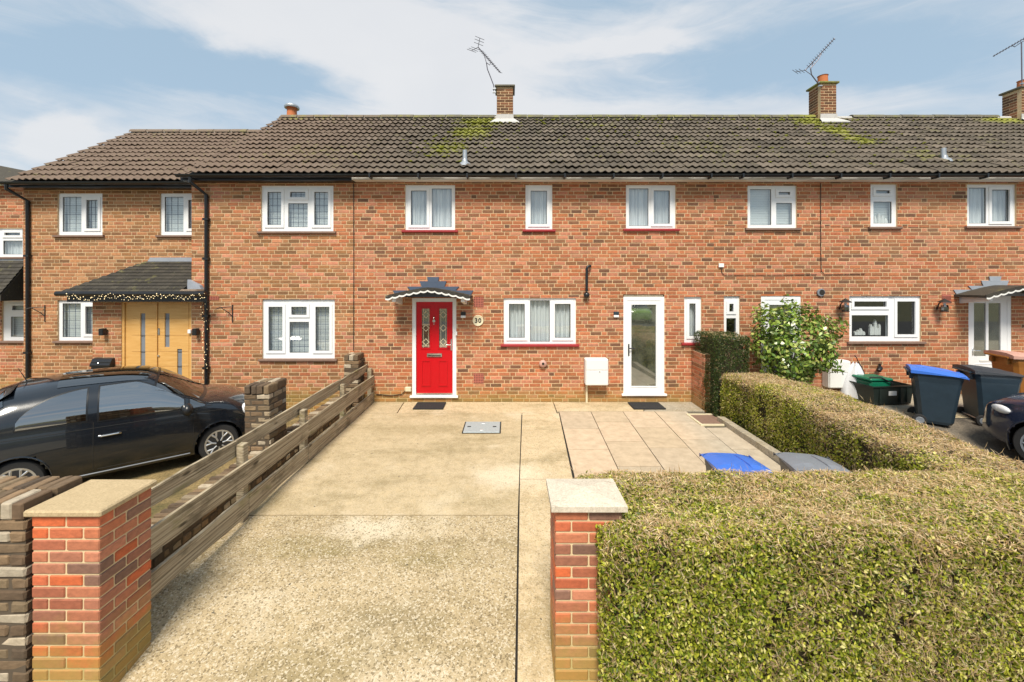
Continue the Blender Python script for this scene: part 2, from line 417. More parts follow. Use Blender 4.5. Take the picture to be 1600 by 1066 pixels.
M['tile'] = tile_mat('weathered roof tile', GREYT, SPOTS)
M['tile_dark'] = tile_mat('porch tile', [(.032, .028, .022), (.06, .052, .038)], [], 0)
M['moss'] = simple('moss', (.17, .18, .02), 1.0, var=.5, scale=25)
M['ridge'] = tile_mat('ridge tile', [(.12, .11, .085), (.17, .155, .11)], [(-5, 11.7, 3, 1, .4), (3, 11.7, 22, .5, .45), (8.5, 11.7, 2, 1, .8)])

def concrete(name, agg, lo, hi, speck):
    m, n, b = mat(name); p = n.pos()
    big = n.noise(n.scl(p, (.55, 1.3, 1)), 1.3, 6, .62); mid = n.noise(p, 9, 5, .65)
    c = n.mix(big, lo, hi)
    c = n.mix(1.0, c, n.ramp(mid, [(.28, (.80, .78, .72)), (.5, (1, 1, 1)), (.75, (1.14, 1.13, 1.1))]), 'MULTIPLY')
    dirt = n.step(n.noise(n.vmath('ADD', n.scl(p, (.8, 1.5, 1)), (31, 7, 0)), 1.1, 6, .7), .46, .70, 0, .72)
    c = n.mix(dirt, c, n.mix(mid, (.20, .15, .065), (.33, .26, .13)))
    pale = n.step(n.noise(n.vmath('ADD', p, (7, 3, 0)), .9, 4, .6), .55, .72, 0, .42)
    c = n.mix(pale, c, (.74, .64, .47))
    wn_p = n.vmath('ADD', p, n.scl(n.vmath('SUBTRACT', n.noise(p, 3.5, 4, .65, 'Color'), (.5, .5, .5)), (.7, .7, 0)))
    for sx, sy, rx, ry, cc, am in ((-1.35, 4.25, .55, .28, (.76, .67, .51), .55), (.0, 5.3, .6, .5, (.74, .64, .48), .6), (-1.9, 3.95, .8, .22, (.22, .175, .06), .5), (-.7, 3.8, .7, .2, (.22, .175, .06), .42), (-1.6, 6.9, .9, .35, (.30, .23, .11), .45), (-.9, 3.2, .5, .2, (.16, .125, .06), .4)):
        l_ = n.vmath('LENGTH', n.scl(n.vmath('SUBTRACT', wn_p, (sx, sy, 0)), (1 / rx, 1 / ry, 0)))
        c = n.mix(n.step(l_, 1.1, .2, 0, am), c, cc)
    v1 = n.voro(n.vmath('ADD', p, n.scl(n.noise(p, 30, 2, .5, 'Color'), (.03, .03, .03))), agg, 'Color'); vd = n.voro(p, agg, 'Distance')
    vr = n.xyz(v1)[0]
    c = n.mix(n.math('MULTIPLY', n.step(vr, .78, .80), speck), c, (.62, .54, .40))
    c = n.mix(n.math('MULTIPLY', n.step(vr, .16, .13), speck), c, (.13, .095, .045))
    ns = n.noise(n.scl(p, (1, .55, 1)), agg * .9, 3, .7)
    c = n.mix(n.math('MULTIPLY', n.step(ns, .56, .68), speck), c, (.20, .145, .06))
    c = n.mix(n.step(n.noise(n.vmath('ADD', p, (3, 3, 0)), 17, 2), .72, .76, 0, .8), c, (.05, .045, .03))
    n.l.new(c, b.inputs['Base Color']); b.inputs['Roughness'].default_value = .88
    h = n.math('ADD', n.math('MULTIPLY', vd, 1.0), n.math('MULTIPLY', ns, .8))
    n.l.new(n.bump(h, .35 + .5 * speck, .006), b.inputs['Normal']); return m
M['conc_rough'] = concrete('exposed aggregate concrete', 88, (.37, .285, .16), (.50, .395, .24), .66)
M['conc_smooth'] = concrete('smoother concrete', 95, (.42, .325, .185), (.55, .44, .28), .26)
M['conc_strip'] = concrete('strip concrete', 90, (.51, .385, .225), (.61, .485, .305), .36)
M['conc_grey'] = concrete('grey concrete', 50, (.28, .25, .20), (.42, .37, .28), .25)
def slab_mat():
    m, n, b = mat('paving slab'); p = n.pos(); r = n.rnd(); x = n.xyz(p)[0]
    c = n.ramp(r, [(0, (.50, .40, .28)), (.5, (.58, .45, .32)), (1, (.45, .375, .275))])
    c = n.mix(n.step(x, 2.6, 3.3, 0, .55), c, (.40, .385, .33))
    c = n.mix(1.0, c, n.ramp(n.noise(p, 7, 6, .7), [(.3, (.78, .76, .72)), (.7, (1.1, 1.09, 1.06))]), 'MULTIPLY')
    n.l.new(c, b.inputs['Base Color']); b.inputs['Roughness'].default_value = .8
    n.l.new(n.bump(n.noise(p, 180, 3), .3, .002), b.inputs['Normal']); return m
M['slab'] = slab_mat()
def capstone(name, a, b_, streak):
    m, n, b = mat(name); p = n.pos()
    c = n.mix(n.noise(p, 14, 6, .7), [q * .85 for q in a], b_); c = n.mix(1.0, c, n.ramp(n.noise(p, 75, 4, .75), [(.3, (.72, .7, .66)), (.55, (1, 1, 1)), (.75, (1.15, 1.14, 1.12))]), 'MULTIPLY')
    c = n.mix(n.step(n.noise(n.scl(p, (1, 2.2, 1)), 9, 6, .75), .57, .70, 0, streak), c, (.20, .15, .10))
    c = n.mix(n.step(n.noise(p, 110, 2), .66, .72, 0, .5), c, (.16, .13, .08))
    n.l.new(c, b.inputs['Base Color']); b.inputs['Roughness'].default_value = .9
    n.l.new(n.bump(n.noise(p, 150, 3), .6, .003), b.inputs['Normal']); return m
M['cap_tan'] = capstone('tan cap stone', (.44, .33, .18), (.58, .45, .27), .12)
M['cap_pale'] = capstone('pale cap stone', (.60, .52, .41), (.72, .64, .52), .6)
def wood_mat():
    m, n, b = mat('weathered fence timber'); p = n.pos(); r = n.rnd()
    x, y, z = n.xyz(p)
    gr = n.noise(n.comb(n.math('MULTIPLY', x, 12), n.math('MULTIPLY', y, 1.1), n.math('ADD', n.math('MULTIPLY', z, 75), n.math('MULTIPLY', r, 30))), 1.0, 6, .65)
    c = n.ramp(gr, [(.28, (.07, .05, .03)), (.42, (.25, .195, .125)), (.58, (.44, .37, .255)), (.76, (.60, .53, .40))])
    c = n.mix(n.step(n.noise(n.scl(p, (1, .8, 2)), 2.6, 5, .65), .50, .68, 0, .75), c, n.mix(gr, (.045, .035, .02), (.17, .135, .08)))
    c = n.mix(n.step(n.noise(n.vmath('ADD', n.scl(p, (1, .7, 2)), (4, 9, 2)), 3.2, 4), .58, .7, 0, .5), c, (.20, .185, .06))
    kn = n.voro(n.comb(n.math('MULTIPLY', x, 3), n.math('MULTIPLY', y, 2.3), n.math('MULTIPLY', z, 8.0)), 1.0)
    c = n.mix(n.step(kn, .16, .06, 0, .85), c, (.04, .028, .015))
    n.l.new(c, b.inputs['Base Color']); b.inputs['Roughness'].default_value = .9
    n.l.new(n.bump(gr, .8, .006), b.inputs['Normal']); return m
M['wood'] = wood_mat()
def oak_mat():
    m, n, b = mat('oak veneer'); p = n.pos(); x, y, z = n.xyz(p)
    gr = n.noise(n.comb(n.math('MULTIPLY', x, 3.0), 0.0, n.math('MULTIPLY', z, 26)), 1.0, 5, .6)
    n.l.new(n.ramp(gr, [(.3, (.60, .32, .085)), (.7, (.72, .43, .15))]), b.inputs['Base Color'])
    b.inputs['Roughness'].default_value = .42; return m
M['oak'] = oak_mat()
def ground_mat(name, cols, scale=3.0, sp=60):
    m, n, b = mat(name); p = n.pos()
    f = n.noise(p, scale, 7, .7)
    c = n.ramp(f, [(.3 + .4 * i / (len(cols) - 1), q) for i, q in enumerate(cols)])
    c = n.mix(1.0, c, n.ramp(n.voro(p, sp, 'Color'), [(0, (.6, .6, .6)), (1, (1.3, 1.3, 1.3))]), 'MULTIPLY')
    n.l.new(c, b.inputs['Base Color']); b.inputs['Roughness'].default_value = .95
    n.l.new(n.bump(n.noise(p, sp, 3), .5, .008), b.inputs['Normal']); return m
M['left_drive'] = ground_mat('mossy gravel drive', [(.07, .065, .02), (.20, .145, .06), (.33, .235, .10)], 2.4)
M['right_drive'] = ground_mat('worn tarmac drive', [(.06, .052, .042), (.13, .11, .085), (.20, .165, .12)], 2.0)
M['asphalt'] = ground_mat('asphalt', [(.04, .04, .04), (.06, .06, .058)], 4.0, 120)
M['soil'] = ground_mat('ground', [(.05, .06, .02), (.10, .10, .04), (.12, .09, .05)], 2.0)

def leaf_mat(name, rough=.5, trans=.35, spec=.4):
    m, n, b = mat(name)
    c = n.attr('col', 'Color'); n.l.new(c, b.inputs['Base Color'])
    b.inputs['Roughness'].default_value = rough; b.inputs['Specular IOR Level'].default_value = spec
    t = n.n.new('ShaderNodeBsdfTranslucent'); n.l.new(c, t.inputs['Color'])
    mx = n.n.new('ShaderNodeMixShader'); mx.inputs[0].default_value = trans
    n.l.new(b.outputs[0], mx.inputs[1]); n.l.new(t.outputs[0], mx.inputs[2]); n.l.new(mx.outputs[0], n.n['Material Output'].inputs[0]); return m
M['leaf'] = leaf_mat('hedge leaf', .45, .42); M['leaf_glossy'] = leaf_mat('glossy leaf', .28, .15, .6); M['twig'] = leaf_mat('bare twig', .9, .4, .1)
def paint(name, col):
    m, n, b = mat(name); p = n.pos()
    n.l.new(n.mix(n.noise(p, 5, 3), [c * .9 for c in col], [c * 1.1 for c in col]), b.inputs['Base Color'])
    b.inputs['Roughness'].default_value = .22; b.inputs['Coat Weight'].default_value = 1.0; b.inputs['Coat Roughness'].default_value = .02
    b.inputs['Specular IOR Level'].default_value = .5; return m
M['paint_black'] = paint('black car paint', (.006, .009, .014)); M['paint_blue'] = paint('dark blue car paint', (.012, .018, .045)); M['paint_lime'] = paint('lime car paint', (.30, .58, .02))
M['alloy'] = simple('alloy', (.62, .62, .62), .3, .7, var=.05)
M['lamp_glass'] = simple('lamp lens', (.75, .76, .78), .08, var=.05, coat=1.0)
def emit(name, col, s):
    m, n, b = mat(name); b.inputs['Base Color'].default_value = (*col, 1); b.inputs['Emission Color'].default_value = (*col, 1); b.inputs['Emission Strength'].default_value = s; return m
M['bulb'] = emit('fairy light bulb', (1.0, .80, .45), .7)

# ------------------------------------------------------------------ the ground
def zg(y): return float(np.interp(y, [-30, 0, 2.3, 3.0, 3.6, 5.0, 8.44, 40], [-.42, -.40, -.33, -.20, -.11, -.035, 0, 0]))
YS = [2.2, 2.5, 2.8, 3.1, 3.4, 3.7, 4.1, 4.45, 5, 5.6, 6.2, 6.8, 7.2, 7.74, 8.0, 8.44]
g = MB(); g.add([(-2500, -2500, -.62), (2500, -2500, -.62), (2500, 2500, -.62), (-2500, 2500, -.62)], [(0, 1, 2, 3)]); struct('ground', g, M['soil'])
g = MB(); g.add([(-60, -14, -.50), (60, -14, -.50), (60, -3.2, -.50), (-60, -3.2, -.50)], [(0, 1, 2, 3)]); struct('road', g, M['asphalt'])
g = MB(); g.box(-60, 60, -3.05, 2.15, -.6, -.40); struct('pavement', g, M['conc_grey'])
g = MB(); g.box(-60, 60, -3.2, -3.055, -.6, -.392); struct('kerb', g, M['conc_grey'])
def sheet(name, x0, x1, dz, m, ys=YS, zf=zg):
    b_ = MB(); b_.grid(lambda u_, v_: (u_, v_, zf(v_) + dz), [x0, (x0 + x1) / 2, x1], ys); return struct(name, b_, m)
drive = sheet('driveway', -3.2, 6.0, -.035, M['dark_gap'])
def zl(y): return float(np.interp(y, [0, 2.2, 4, 6, 9.2], [-.52, -.46, -.38, -.35, -.31]))
sheet('neighbour_driveway', -16, -3.2, 0, M['left_drive'], [2.2, 3, 4, 5, 6, 7, 8, 9.6], zl)
def zr(y): return float(np.interp(y, [0, 2.2, 4, 5.9, 6.9, 7.6, 8.44], [-.45, -.40, -.26, -.15, .04, .13, .16]))
RY = [2.2, 2.8, 3.4, 4, 4.6, 5.3, 5.9, 6.4, 6.9, 7.2]
sheet('tarmac_driveway', 4.3, 18, -.01, M['right_drive'], RY, zr)
right_path = sheet('concrete_path', 4.3, 18, 0, M['conc_grey'], [7.2, 7.6, 8.0, 8.44], zr)
def conc_bay(x0, x1, y0, y1, m, x0b=None, x1b=None, name='concrete_bay', top=0.0):
    x0b = x0 if x0b is None else x0b; x1b = x1 if x1b is None else x1b    # x at the far edge
    ys = sorted({y0, y1, *[q for q in YS if y0 < q < y1]}); b_ = MB()
    def at(t, y): f = (y - y0) / (y1 - y0); a = x0 + (x0b - x0) * f; c = x1 + (x1b - x1) * f; return a + (c - a) * t
    b_.grid(lambda u_, v_: (at(u_, v_), v_, zg(v_) + top), [0, .25, .5, .75, 1], ys)
    for t in (0, 1):
        b_.grid(lambda u_, v_: (at(t, v_), v_, zg(v_) + top - u_ * .04), [0, 1], ys)
    for y in (y0, y1):
        b_.grid(lambda u_, v_: (at(u_, y), y, zg(y) + top - v_ * .04), [0, 1], [0, 1])
    return part(name, b_, m, drive)
J = .009
conc_bay(-3.15, .03 - J, 2.2, 4.45 - J, M['conc_rough'], x1b=.105 - J)
conc_bay(-3.15, .105 - J, 4.45 + J, 7.74 - J, M['conc_smooth'], x1b=.245 - J)
conc_bay(.03 + J, .60, 2.2, 5.2 - J, M['conc_strip'], x0b=.13 + J, x1b=.82)
conc_bay(.13 + J, .80, 5.2 + J, 7.74 - J, M['conc_strip'], x0b=.245 + J, x1b=.93)
conc_bay(-3.15, -2.08 - J, 7.74 + J, 8.43, M['conc_smooth'], x1b=-2.12 - J)
conc_bay(-2.08 + J, .90 - J, 7.74 + J, 8.43, M['conc_strip'], x0b=-2.12 + J)
conc_bay(.90 + J, 2.55 - J, 7.86, 8.43, M['conc_strip'], x1b=2.75)
conc_bay(2.55 + J, 3.7, 7.86, 8.43, M['conc_grey'], x0b=2.75 + J)
patio = MB(); patio.grid(lambda u_, v_: (u_, v_, zg(v_) - .022), [.75, 3.75], [q for q in YS if q > 3.3 and q < 7.9] + [7.84]); patio = struct('patio', patio, M['dark_gap'])
cols_ = [(.945, 1.545, [7.84, 6.94, 6.10, 5.25, 4.4]), (1.545, 2.145, [7.84, 7.26, 6.40, 5.55, 4.7]), (2.145, 2.745, [7.84, 6.98, 6.15, 5.3, 4.5]), (2.745, 3.345, [7.84, 7.3, 6.46, 5.6, 4.75]), (3.345, 3.745, [7.0, 6.1, 5.2, 4.4])]
for x0, x1, ys in cols_:
    for a, c in zip(ys[:-1], ys[1:]):
        sh = lambda y: (y - 7.84) * .045
        b_ = MB(); e = random.uniform(0, .004)
        q = [(x0 + sh(c) + .006, c + .006), (x1 + sh(c) - .006, c + .006), (x1 + sh(a) - .006, a - .006), (x0 + sh(a) + .006, a - .006)]
        b_.add([(x, y, zg(y) + e + random.uniform(-.002, .002)) for x, y in q] + [(x, y, zg(y) - .05) for x, y in q],
               [(0, 1, 2, 3), (0, 4, 5, 1), (1, 5, 6, 2), (2, 6, 7, 3), (3, 7, 4, 0)])
        part('paving_slab', b_, M['slab'], patio)

# ------------------------------------------------------------------ bricks
def brick_mesh(mb, x0, x1, yf, dep, z0, z1, r=0.0, ch=.0035):
    o = [(x0, z0), (x1, z0), (x1, z1), (x0, z1)]; i_ = [(x0 + ch, z0 + ch), (x1 - ch, z0 + ch), (x1 - ch, z1 - ch), (x0 + ch, z1 - ch)]
    vs = [(x, yf + dep, z) for x, z in o] + [(x, yf + ch, z) for x, z in o] + [(x, yf, z) for x, z in i_]
    fs = [(8, 9, 10, 11)]
    for k in range(4):
        j = (k + 1) % 4
        fs.append((4 + k, 4 + j, 8 + j, 8 + k)); fs.append((k, j, 4 + j, 4 + k))
    mb.add(vs, fs, r)
UNIT = {}
def unit_brick(L, m):
    k = (round(L, 4), m.name)
    if k not in UNIT:
        b_ = MB(); brick_mesh(b_, -L / 2, L / 2, -.006, .04, -.0305, .0305); UNIT[k] = b_.mesh('brick', m)
    return UNIT[k]
C0, BL, HL, JT = .075, .211, .0985, .014
def brick_wall(wall, x0, x1, z0, z1, yf, holes, m, singles=300, zmin=.2, xr=None, thick=.3):
    """bricks standing 8 mm proud of the mortar face y=yf: the nearest whole ones as single objects, the rest as one mesh"""
    allb = []
    nrow = int(math.ceil((z1 - z0) / C0 - 1e-6)); per = 3 * (BL + JT) + HL + JT
    for k in range(nrow):
        a = z0 + k * C0 + JT / 2; b_ = min(a + C0 - JT, z1 - .002); zc = (a + b_) / 2
        bands = sorted({a, b_, *[h[i] for h in holes for i in (2, 3) if a + .012 < h[i] < b_ - .012]})
        for q0, q1 in zip(bands[:-1], bands[1:]):
            segs = [(x0, x1)]; zm = (q0 + q1) / 2
            for h in holes:
                if h[2] < zm < h[3]:
                    ns = []
                    for s0, s1 in segs:
                        if h[1] <= s0 or h[0] >= s1: ns.append((s0, s1)); continue
                        if h[0] > s0: ns.append((s0, h[0]))
                        if h[1] < s1: ns.append((h[1], s1))
                    segs = ns
            x = x0 - per + (per / 2 if k % 2 else 0) + (.1125 if (k // 2) % 3 == 1 else 0) ; seq = 0
            while x < x1:
                L = HL if seq % 4 == 3 else BL
                if random.random() < .0: L = HL
                for s0, s1 in segs:
                    p0, p1 = max(x, s0 + .001), min(x + L, s1 - .001)
                    if p1 - p0 > .018: allb.append((p0, p1, q0, q1, abs(p1 - p0 - L) < 1e-4 and q1 - q0 > .06, L))
                x += L + JT; seq += 1
    lo, hi = xr or (-1e9, 1e9)
    full = [i for i, q in enumerate(allb) if q[4] and q[2] > zmin and lo < q[0] and q[1] < hi]
    full.sort(key=lambda i: ((allb[i][0] + allb[i][1]) / 2) ** 2 + ((allb[i][2] + allb[i][3]) / 2 - ZC) ** 2)
    pick = set(full[:singles]); rest = MB()
    for i, (p0, p1, q0, q1, fl, L) in enumerate(allb):
        if i in pick:
            o = link('brick', unit_brick(L, m), wall, ((p0 + p1) / 2, yf + random.uniform(-.0015, .0015), (q0 + q1) / 2))
        else: brick_mesh(rest, p0, p1, yf - .006 + random.uniform(-.0015, .0015), .02, q0, q1, random.uniform(.001, .999))
    if rest.v: part('bricks', rest, m, wall, kind='stuff')
def wall_part(house, x0, x1, z0, z1, yf, holes, depth=.12, mort='mortar', name='wall'):
    mb = MB(); mb.plate(x0, x1, z0, z1, holes, yf, yf + depth)
    return part(name, mb, M[mort], house)

# ------------------------------------------------------------------ windows and doors
def window(house, rect, lights, yf, back='curtain', sill='sill_tile', rev=.03, lead=None, blind_z=None):
    x0, x1, z0, z1 = rect; W, H = x1 - x0, z1 - z0
    f0 = yf + rev; mb = MB(); holes = []
    for l in lights: holes.append((x0 + l[0] * W, x0 + l[1] * W, z0 + l[2] * H, z0 + l[3] * H))
    mb.plate(x0, x1, z0, z1, holes, f0, f0 + .06)
    wn_ = part('window', mb, M['upvc'], house)
    for l, h in zip(lights, holes):
        a, b_, c, d_ = h; g_ = 0.0
        if l[4]:
            s_ = MB(); g_ = .042
            s_.plate(a - .012, b_ + .012, c - .012, d_ + .012, [(a + g_, b_ - g_, c + g_, d_ - g_)], f0 - .016, f0 + .03)
            part('sash', s_, M['upvc'], wn_)
        gs = MB(); gs.plate(a + g_ - .004, b_ - g_ + .004, c + g_ - .004, d_ - g_ + .004, [], f0 + .022, f0 + .028, edge=False)
        part('pane', gs, M['glass'], wn_)
        gk = MB(); gk.plate(a + g_ - .002, b_ - g_ + .002, c + g_ - .002, d_ - g_ + .002, [(a + g_ + .007, b_ - g_ - .007, c + g_ + .007, d_ - g_ - .007)], f0 + .014, f0 + .022)
        part('gasket', gk, M['black_plastic'], wn_)
        if lead:
            nx, nz = l[5]; ld = MB(); a2, b2, c2, d2 = a + g_, b_ - g_, c + g_, d_ - g_
            for i in range(1, nx): x = a2 + (b2 - a2) * i / nx; ld.box(x - .004, x + .004, f0 + .017, f0 + .021, c2, d2)
            for i in range(1, nz): z = c2 + (d2 - c2) * i / nz; ld.box(a2, b2, f0 + .016, f0 + .0205, z - .004, z + .004)
            part('leading', ld, M['lead_dark'], wn_)
    if sill:
        s_ = MB(); s_.prism([(0, 0), (0, -.035), (.03, -.05), (.16, -.05), (.16, .012)], 0, 1)
        s2 = MB(); s2.v = [(x0 - .06 + y * (W + .12), yf - .055 + x, z0 + z) for x, y, z in s_.v]; s2.f = s_.f; s2.r = s_.r
        part('sill', s2, M[sill], wn_)
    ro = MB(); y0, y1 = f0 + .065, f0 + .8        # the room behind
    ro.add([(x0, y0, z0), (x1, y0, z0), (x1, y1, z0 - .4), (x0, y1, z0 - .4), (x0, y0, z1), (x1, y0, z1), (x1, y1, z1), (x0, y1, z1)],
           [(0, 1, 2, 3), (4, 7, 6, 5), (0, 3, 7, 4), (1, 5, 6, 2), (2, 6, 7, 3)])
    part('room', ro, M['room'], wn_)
    if back == 'curtain':
        cu = MB(); n_ = max(24, int(W * 110)); yc = f0 + .10
        ph = random.uniform(0, 6)
        cu.grid(lambda u_, v_: (u_, yc + .018 * math.sin(u_ * 62 + ph + .6 * math.sin(u_ * 11)) + .008 * math.sin(u_ * 141), v_), np.linspace(x0 + .02, x1 - .02, n_), [z0, (z0 + z1) / 2, z1 - .01])
        part('curtain', cu, M['curtain'], wn_, True)
    if back == 'blind':
        bl = MB(); zb = blind_z if blind_z is not None else z0 + .02; nsl = max(2, int((z1 - zb) / .05))
        for i in range(nsl):
            za = zb + (z1 - zb) * i / nsl
            bl.box(x0 + .03, x1 - .03, f0 + .10, f0 + .112, za, za + (z1 - zb) / nsl * .93)
        part('blind', bl, M['blind'], wn_)
    return wn_
def rect(x0, y0, x1, y1, s=77.0): return (fx(x0, s), fx(x1, s), fz(y1, s), fz(y0, s))
L2 = lambda split, a, b, lw=.07, lh=.075: [(lw, split - .03, lh, 1 - lh, a), (split + .03, 1 - lw, lh, 1 - lh, b)]

# ------------------------------------------------------------------ roofs
def tile_mesh(wid=.30, L=.40, th=.014, lift=.046, hh=.036, nseg=12):
    mb = MB(); us = [wid * i / nseg for i in range(nseg + 1)]
    def hgt(u_): return hh * (0.5 + 0.5 * math.cos(2 * PI * u_ / .15)) ** 1.3
    top = []; bot = []; up = []
    vs = []
    for u_ in us: vs += [(u_, 0, lift + hgt(u_)), (u_, L, hgt(u_) - .004), (u_, 0, lift + hgt(u_) - th), (u_, .10, lift + hgt(u_) - th - .012)]
    fs = []
    for i in range(nseg):
        a, b_ = 4 * i, 4 * (i + 1)
        fs += [(a, b_, b_ + 1, a + 1), (a + 2, b_ + 2, b_, a), (a + 3, b_ + 3, b_ + 2, a + 2)]
    fs += [(2, 0, 1, 3), (4 * nseg, 4 * nseg + 2, 4 * nseg + 3, 4 * nseg + 1)]
    mb.add(vs, fs); return mb
TILE = tile_mesh(); TILE_ME = TILE.mesh('roof_tile', M['tile'], smooth=True)
def roof(house, x0, x1, eave, ridge, singles=300, ridge_tiles=True, gaps=(), xoff=0.0, left_cut=None):
    (ye, ze), (yr, zr_) = eave, ridge
    pitch = math.atan2(zr_ - ze, yr - ye); Ls = math.hypot(zr_ - ze, yr - ye)
    rows = int(round(Ls / .307)); gaug = Ls / rows
    dk = MB(); c, s_ = math.cos(pitch), math.sin(pitch)
    off = .02
    A = [(x0 + .01, ye + .05, ze - off + .035), (x1 - .01, ye + .05, ze - off + .035), (x1 - .01, yr, zr_ - off), (x0 + .01, yr, zr_ - off)]
    B = [(x0 + .01, 2 * yr - ye, ze - off), (x1 - .01, 2 * yr - ye, ze - off)]
    dk.add(A + B, [(0, 1, 2, 3), (3, 2, 5, 4), (0, 3, 4), (1, 5, 2), (0, 4, 5, 1)])
    rf = part('roof', dk, M['tile_dark'], house)
    ncol = int(round((x1 - x0) / .30)); wid = (x1 - x0) / ncol
    lst = []
    for r_ in range(rows):
        for k in range(ncol):
            X = x0 + k * wid; d_ = r_ * gaug
            lst.append((X, ye + d_ * c, ze + d_ * s_))
    order = sorted(range(len(lst)), key=lambda i: (lst[i][0] + .15) ** 2 + lst[i][1] ** 2 + (lst[i][2] - ZC) ** 2)
    pick = set(order[:singles]); rest = MB(); base = np.array(TILE.v)
    for i, (X, Y, Z) in enumerate(lst):
        jy = random.uniform(-.012, .012); jz = random.uniform(0, .010); jr = random.uniform(-.012, .012)
        if i in pick:
            o = link('roof_tile', TILE_ME, rf, (X, Y + jy, Z + jz)); o.rotation_euler = (pitch, 0, jr); o.scale = (wid / .30, 1, 1)
        else:
            v_ = base * (wid / .30, 1, 1)
            y = v_[:, 1] * c - v_[:, 2] * s_; z = v_[:, 1] * s_ + v_[:, 2] * c
            rest.add(np.column_stack((v_[:, 0] + X, y + Y + jy, z + Z + jz)).tolist(), TILE.f, random.uniform(.001, .999))
    if rest.v: part('roof_tiles', rest, M['tile'], rf, True, kind='stuff')
    if ridge_tiles:
        n_ = int((x1 - x0) / .45); w_ = (x1 - x0) / n_
        me = None
        for i in range(n_):
            X = x0 + i * w_
            if me is None:
                b_ = MB(); prof = [(.13 * math.cos(a), .105 * math.sin(a)) for a in np.linspace(PI, 0, 9)]
                vs = [(u_, py, pz) for u_ in (0.004, w_ - .010) for py, pz in prof] + [(u_, py * .86, pz * .86 - .01) for u_ in (0.004, w_ - .010) for py, pz in prof]
                fs = [(j, j + 1, 9 + j + 1, 9 + j) for j in range(8)] + [(18 + j, 18 + j + 1, j + 1, j) for j in range(8)] + [(27 + j, 27 + j + 1, 9 + j + 1, 9 + j) for j in range(8)]
                b_.add(vs, fs); me = b_.mesh('ridge_tile', M['ridge'], smooth=True)
            if any(a < X + w_ / 2 < b2 for a, b2 in gaps): continue
            link('ridge_tile', me, rf, (X, yr, zr_ + .012 + random.uniform(-.006, .006)))
        mo = MB(); mo.tube([(x0 + .01, yr, zr_ + .01), (x1 - .01, yr, zr_ + .01)], .075, 8); part('ridge_bedding', mo, M['mortar_fillet'], rf)
    return rf
EAVE, RIDGE = (8.19, 4.545), (11.72, 7.02)
def gutter(house, x0, x1, y, z, m='black_plastic', fascia='paint_white', fz0=None, fz1=None, yfas=None, brackets=True):
    b_ = MB(); r_ = .056
    prof = [(r_ * math.cos(a), r_ * math.sin(a)) for a in np.linspace(PI, 2 * PI, 9)]
    prof2 = [(p * .88, q * .88) for p, q in prof][::-1]; P = prof + prof2
    n_ = len(P); vs = [(X, y + p, z + q) for X in (x0, x1) for p, q in P]
    b_.add(vs, [(i, (i + 1) % n_, n_ + (i + 1) % n_, n_ + i) for i in range(n_)] + [tuple(range(n_)), tuple(range(n_, 2 * n_))])
    part('gutter', b_, M[m], house)
    f_ = MB(); f_.box(x0, x1, yfas, yfas + .02, fz0, fz1); part('fascia', f_, M[fascia], house)
    so = MB(); so.box(x0, x1, yfas + .02, 8.44 + .02 if yfas < 8.44 else 9.08, fz0 + .004, fz0 + .016); part('soffit', so, M[fascia], house)
    if brackets:
        X = x0 + .4
        while X < x1:
            k = MB(); k.prism([(X - .012, z - .075), (X + .012, z - .075), (X + .02, z + .01), (X - .02, z + .01)], y - .062, yfas - .002); part('gutter_bracket', k, M[m], house); X += .95
def downpipe(house, x, y, z0, z1, yo, m='black_plastic', zb=None, dx=.13):
    b_ = MB(); b_.tube([(x - dx, yo, z1 + .05), (x - dx, yo, z1 - .07), (x, y, z1 - .27), (x, y, z0)], .035, 10); dp = part('downpipe', b_, M[m], house, True)
    c_ = MB()
    for z in ([z0 + .3] if zb is None else zb): c_.box(x - .055, x + .055, y - .042, y + .05, z - .022, z + .022)
    part('pipe_clip', c_, M[m], dp)
def airbrick(house, px, py, s=77.0, yf=8.44, w_=.2, h_=.2, m='terracotta', nx=6, nz=6):
    x, z = fx(px, s), fz(py, s); b_ = MB(); holes = []
    cw, chh = w_ / nx, h_ / nz
    for i in range(nx):
        for j in range(nz): holes.append((x - w_ / 2 + cw * (i + .28), x - w_ / 2 + cw * (i + .82), z - h_ / 2 + chh * (j + .28), z - h_ / 2 + chh * (j + .82)))
    b_.plate(x - w_ / 2, x + w_ / 2, z - h_ / 2, z + h_ / 2, holes, yf - .014, yf + .0)
    ab = part('air_brick', b_, M[m], house); q = MB(); q.plate(x - w_ / 2 + .004, x + w_ / 2 - .004, z - h_ / 2 + .004, z + h_ / 2 - .004, [], yf - .0085, yf, edge=False); part('backing', q, M['dark_gap'], ab)  # dark plate close behind the holes, coloured as the shade inside them
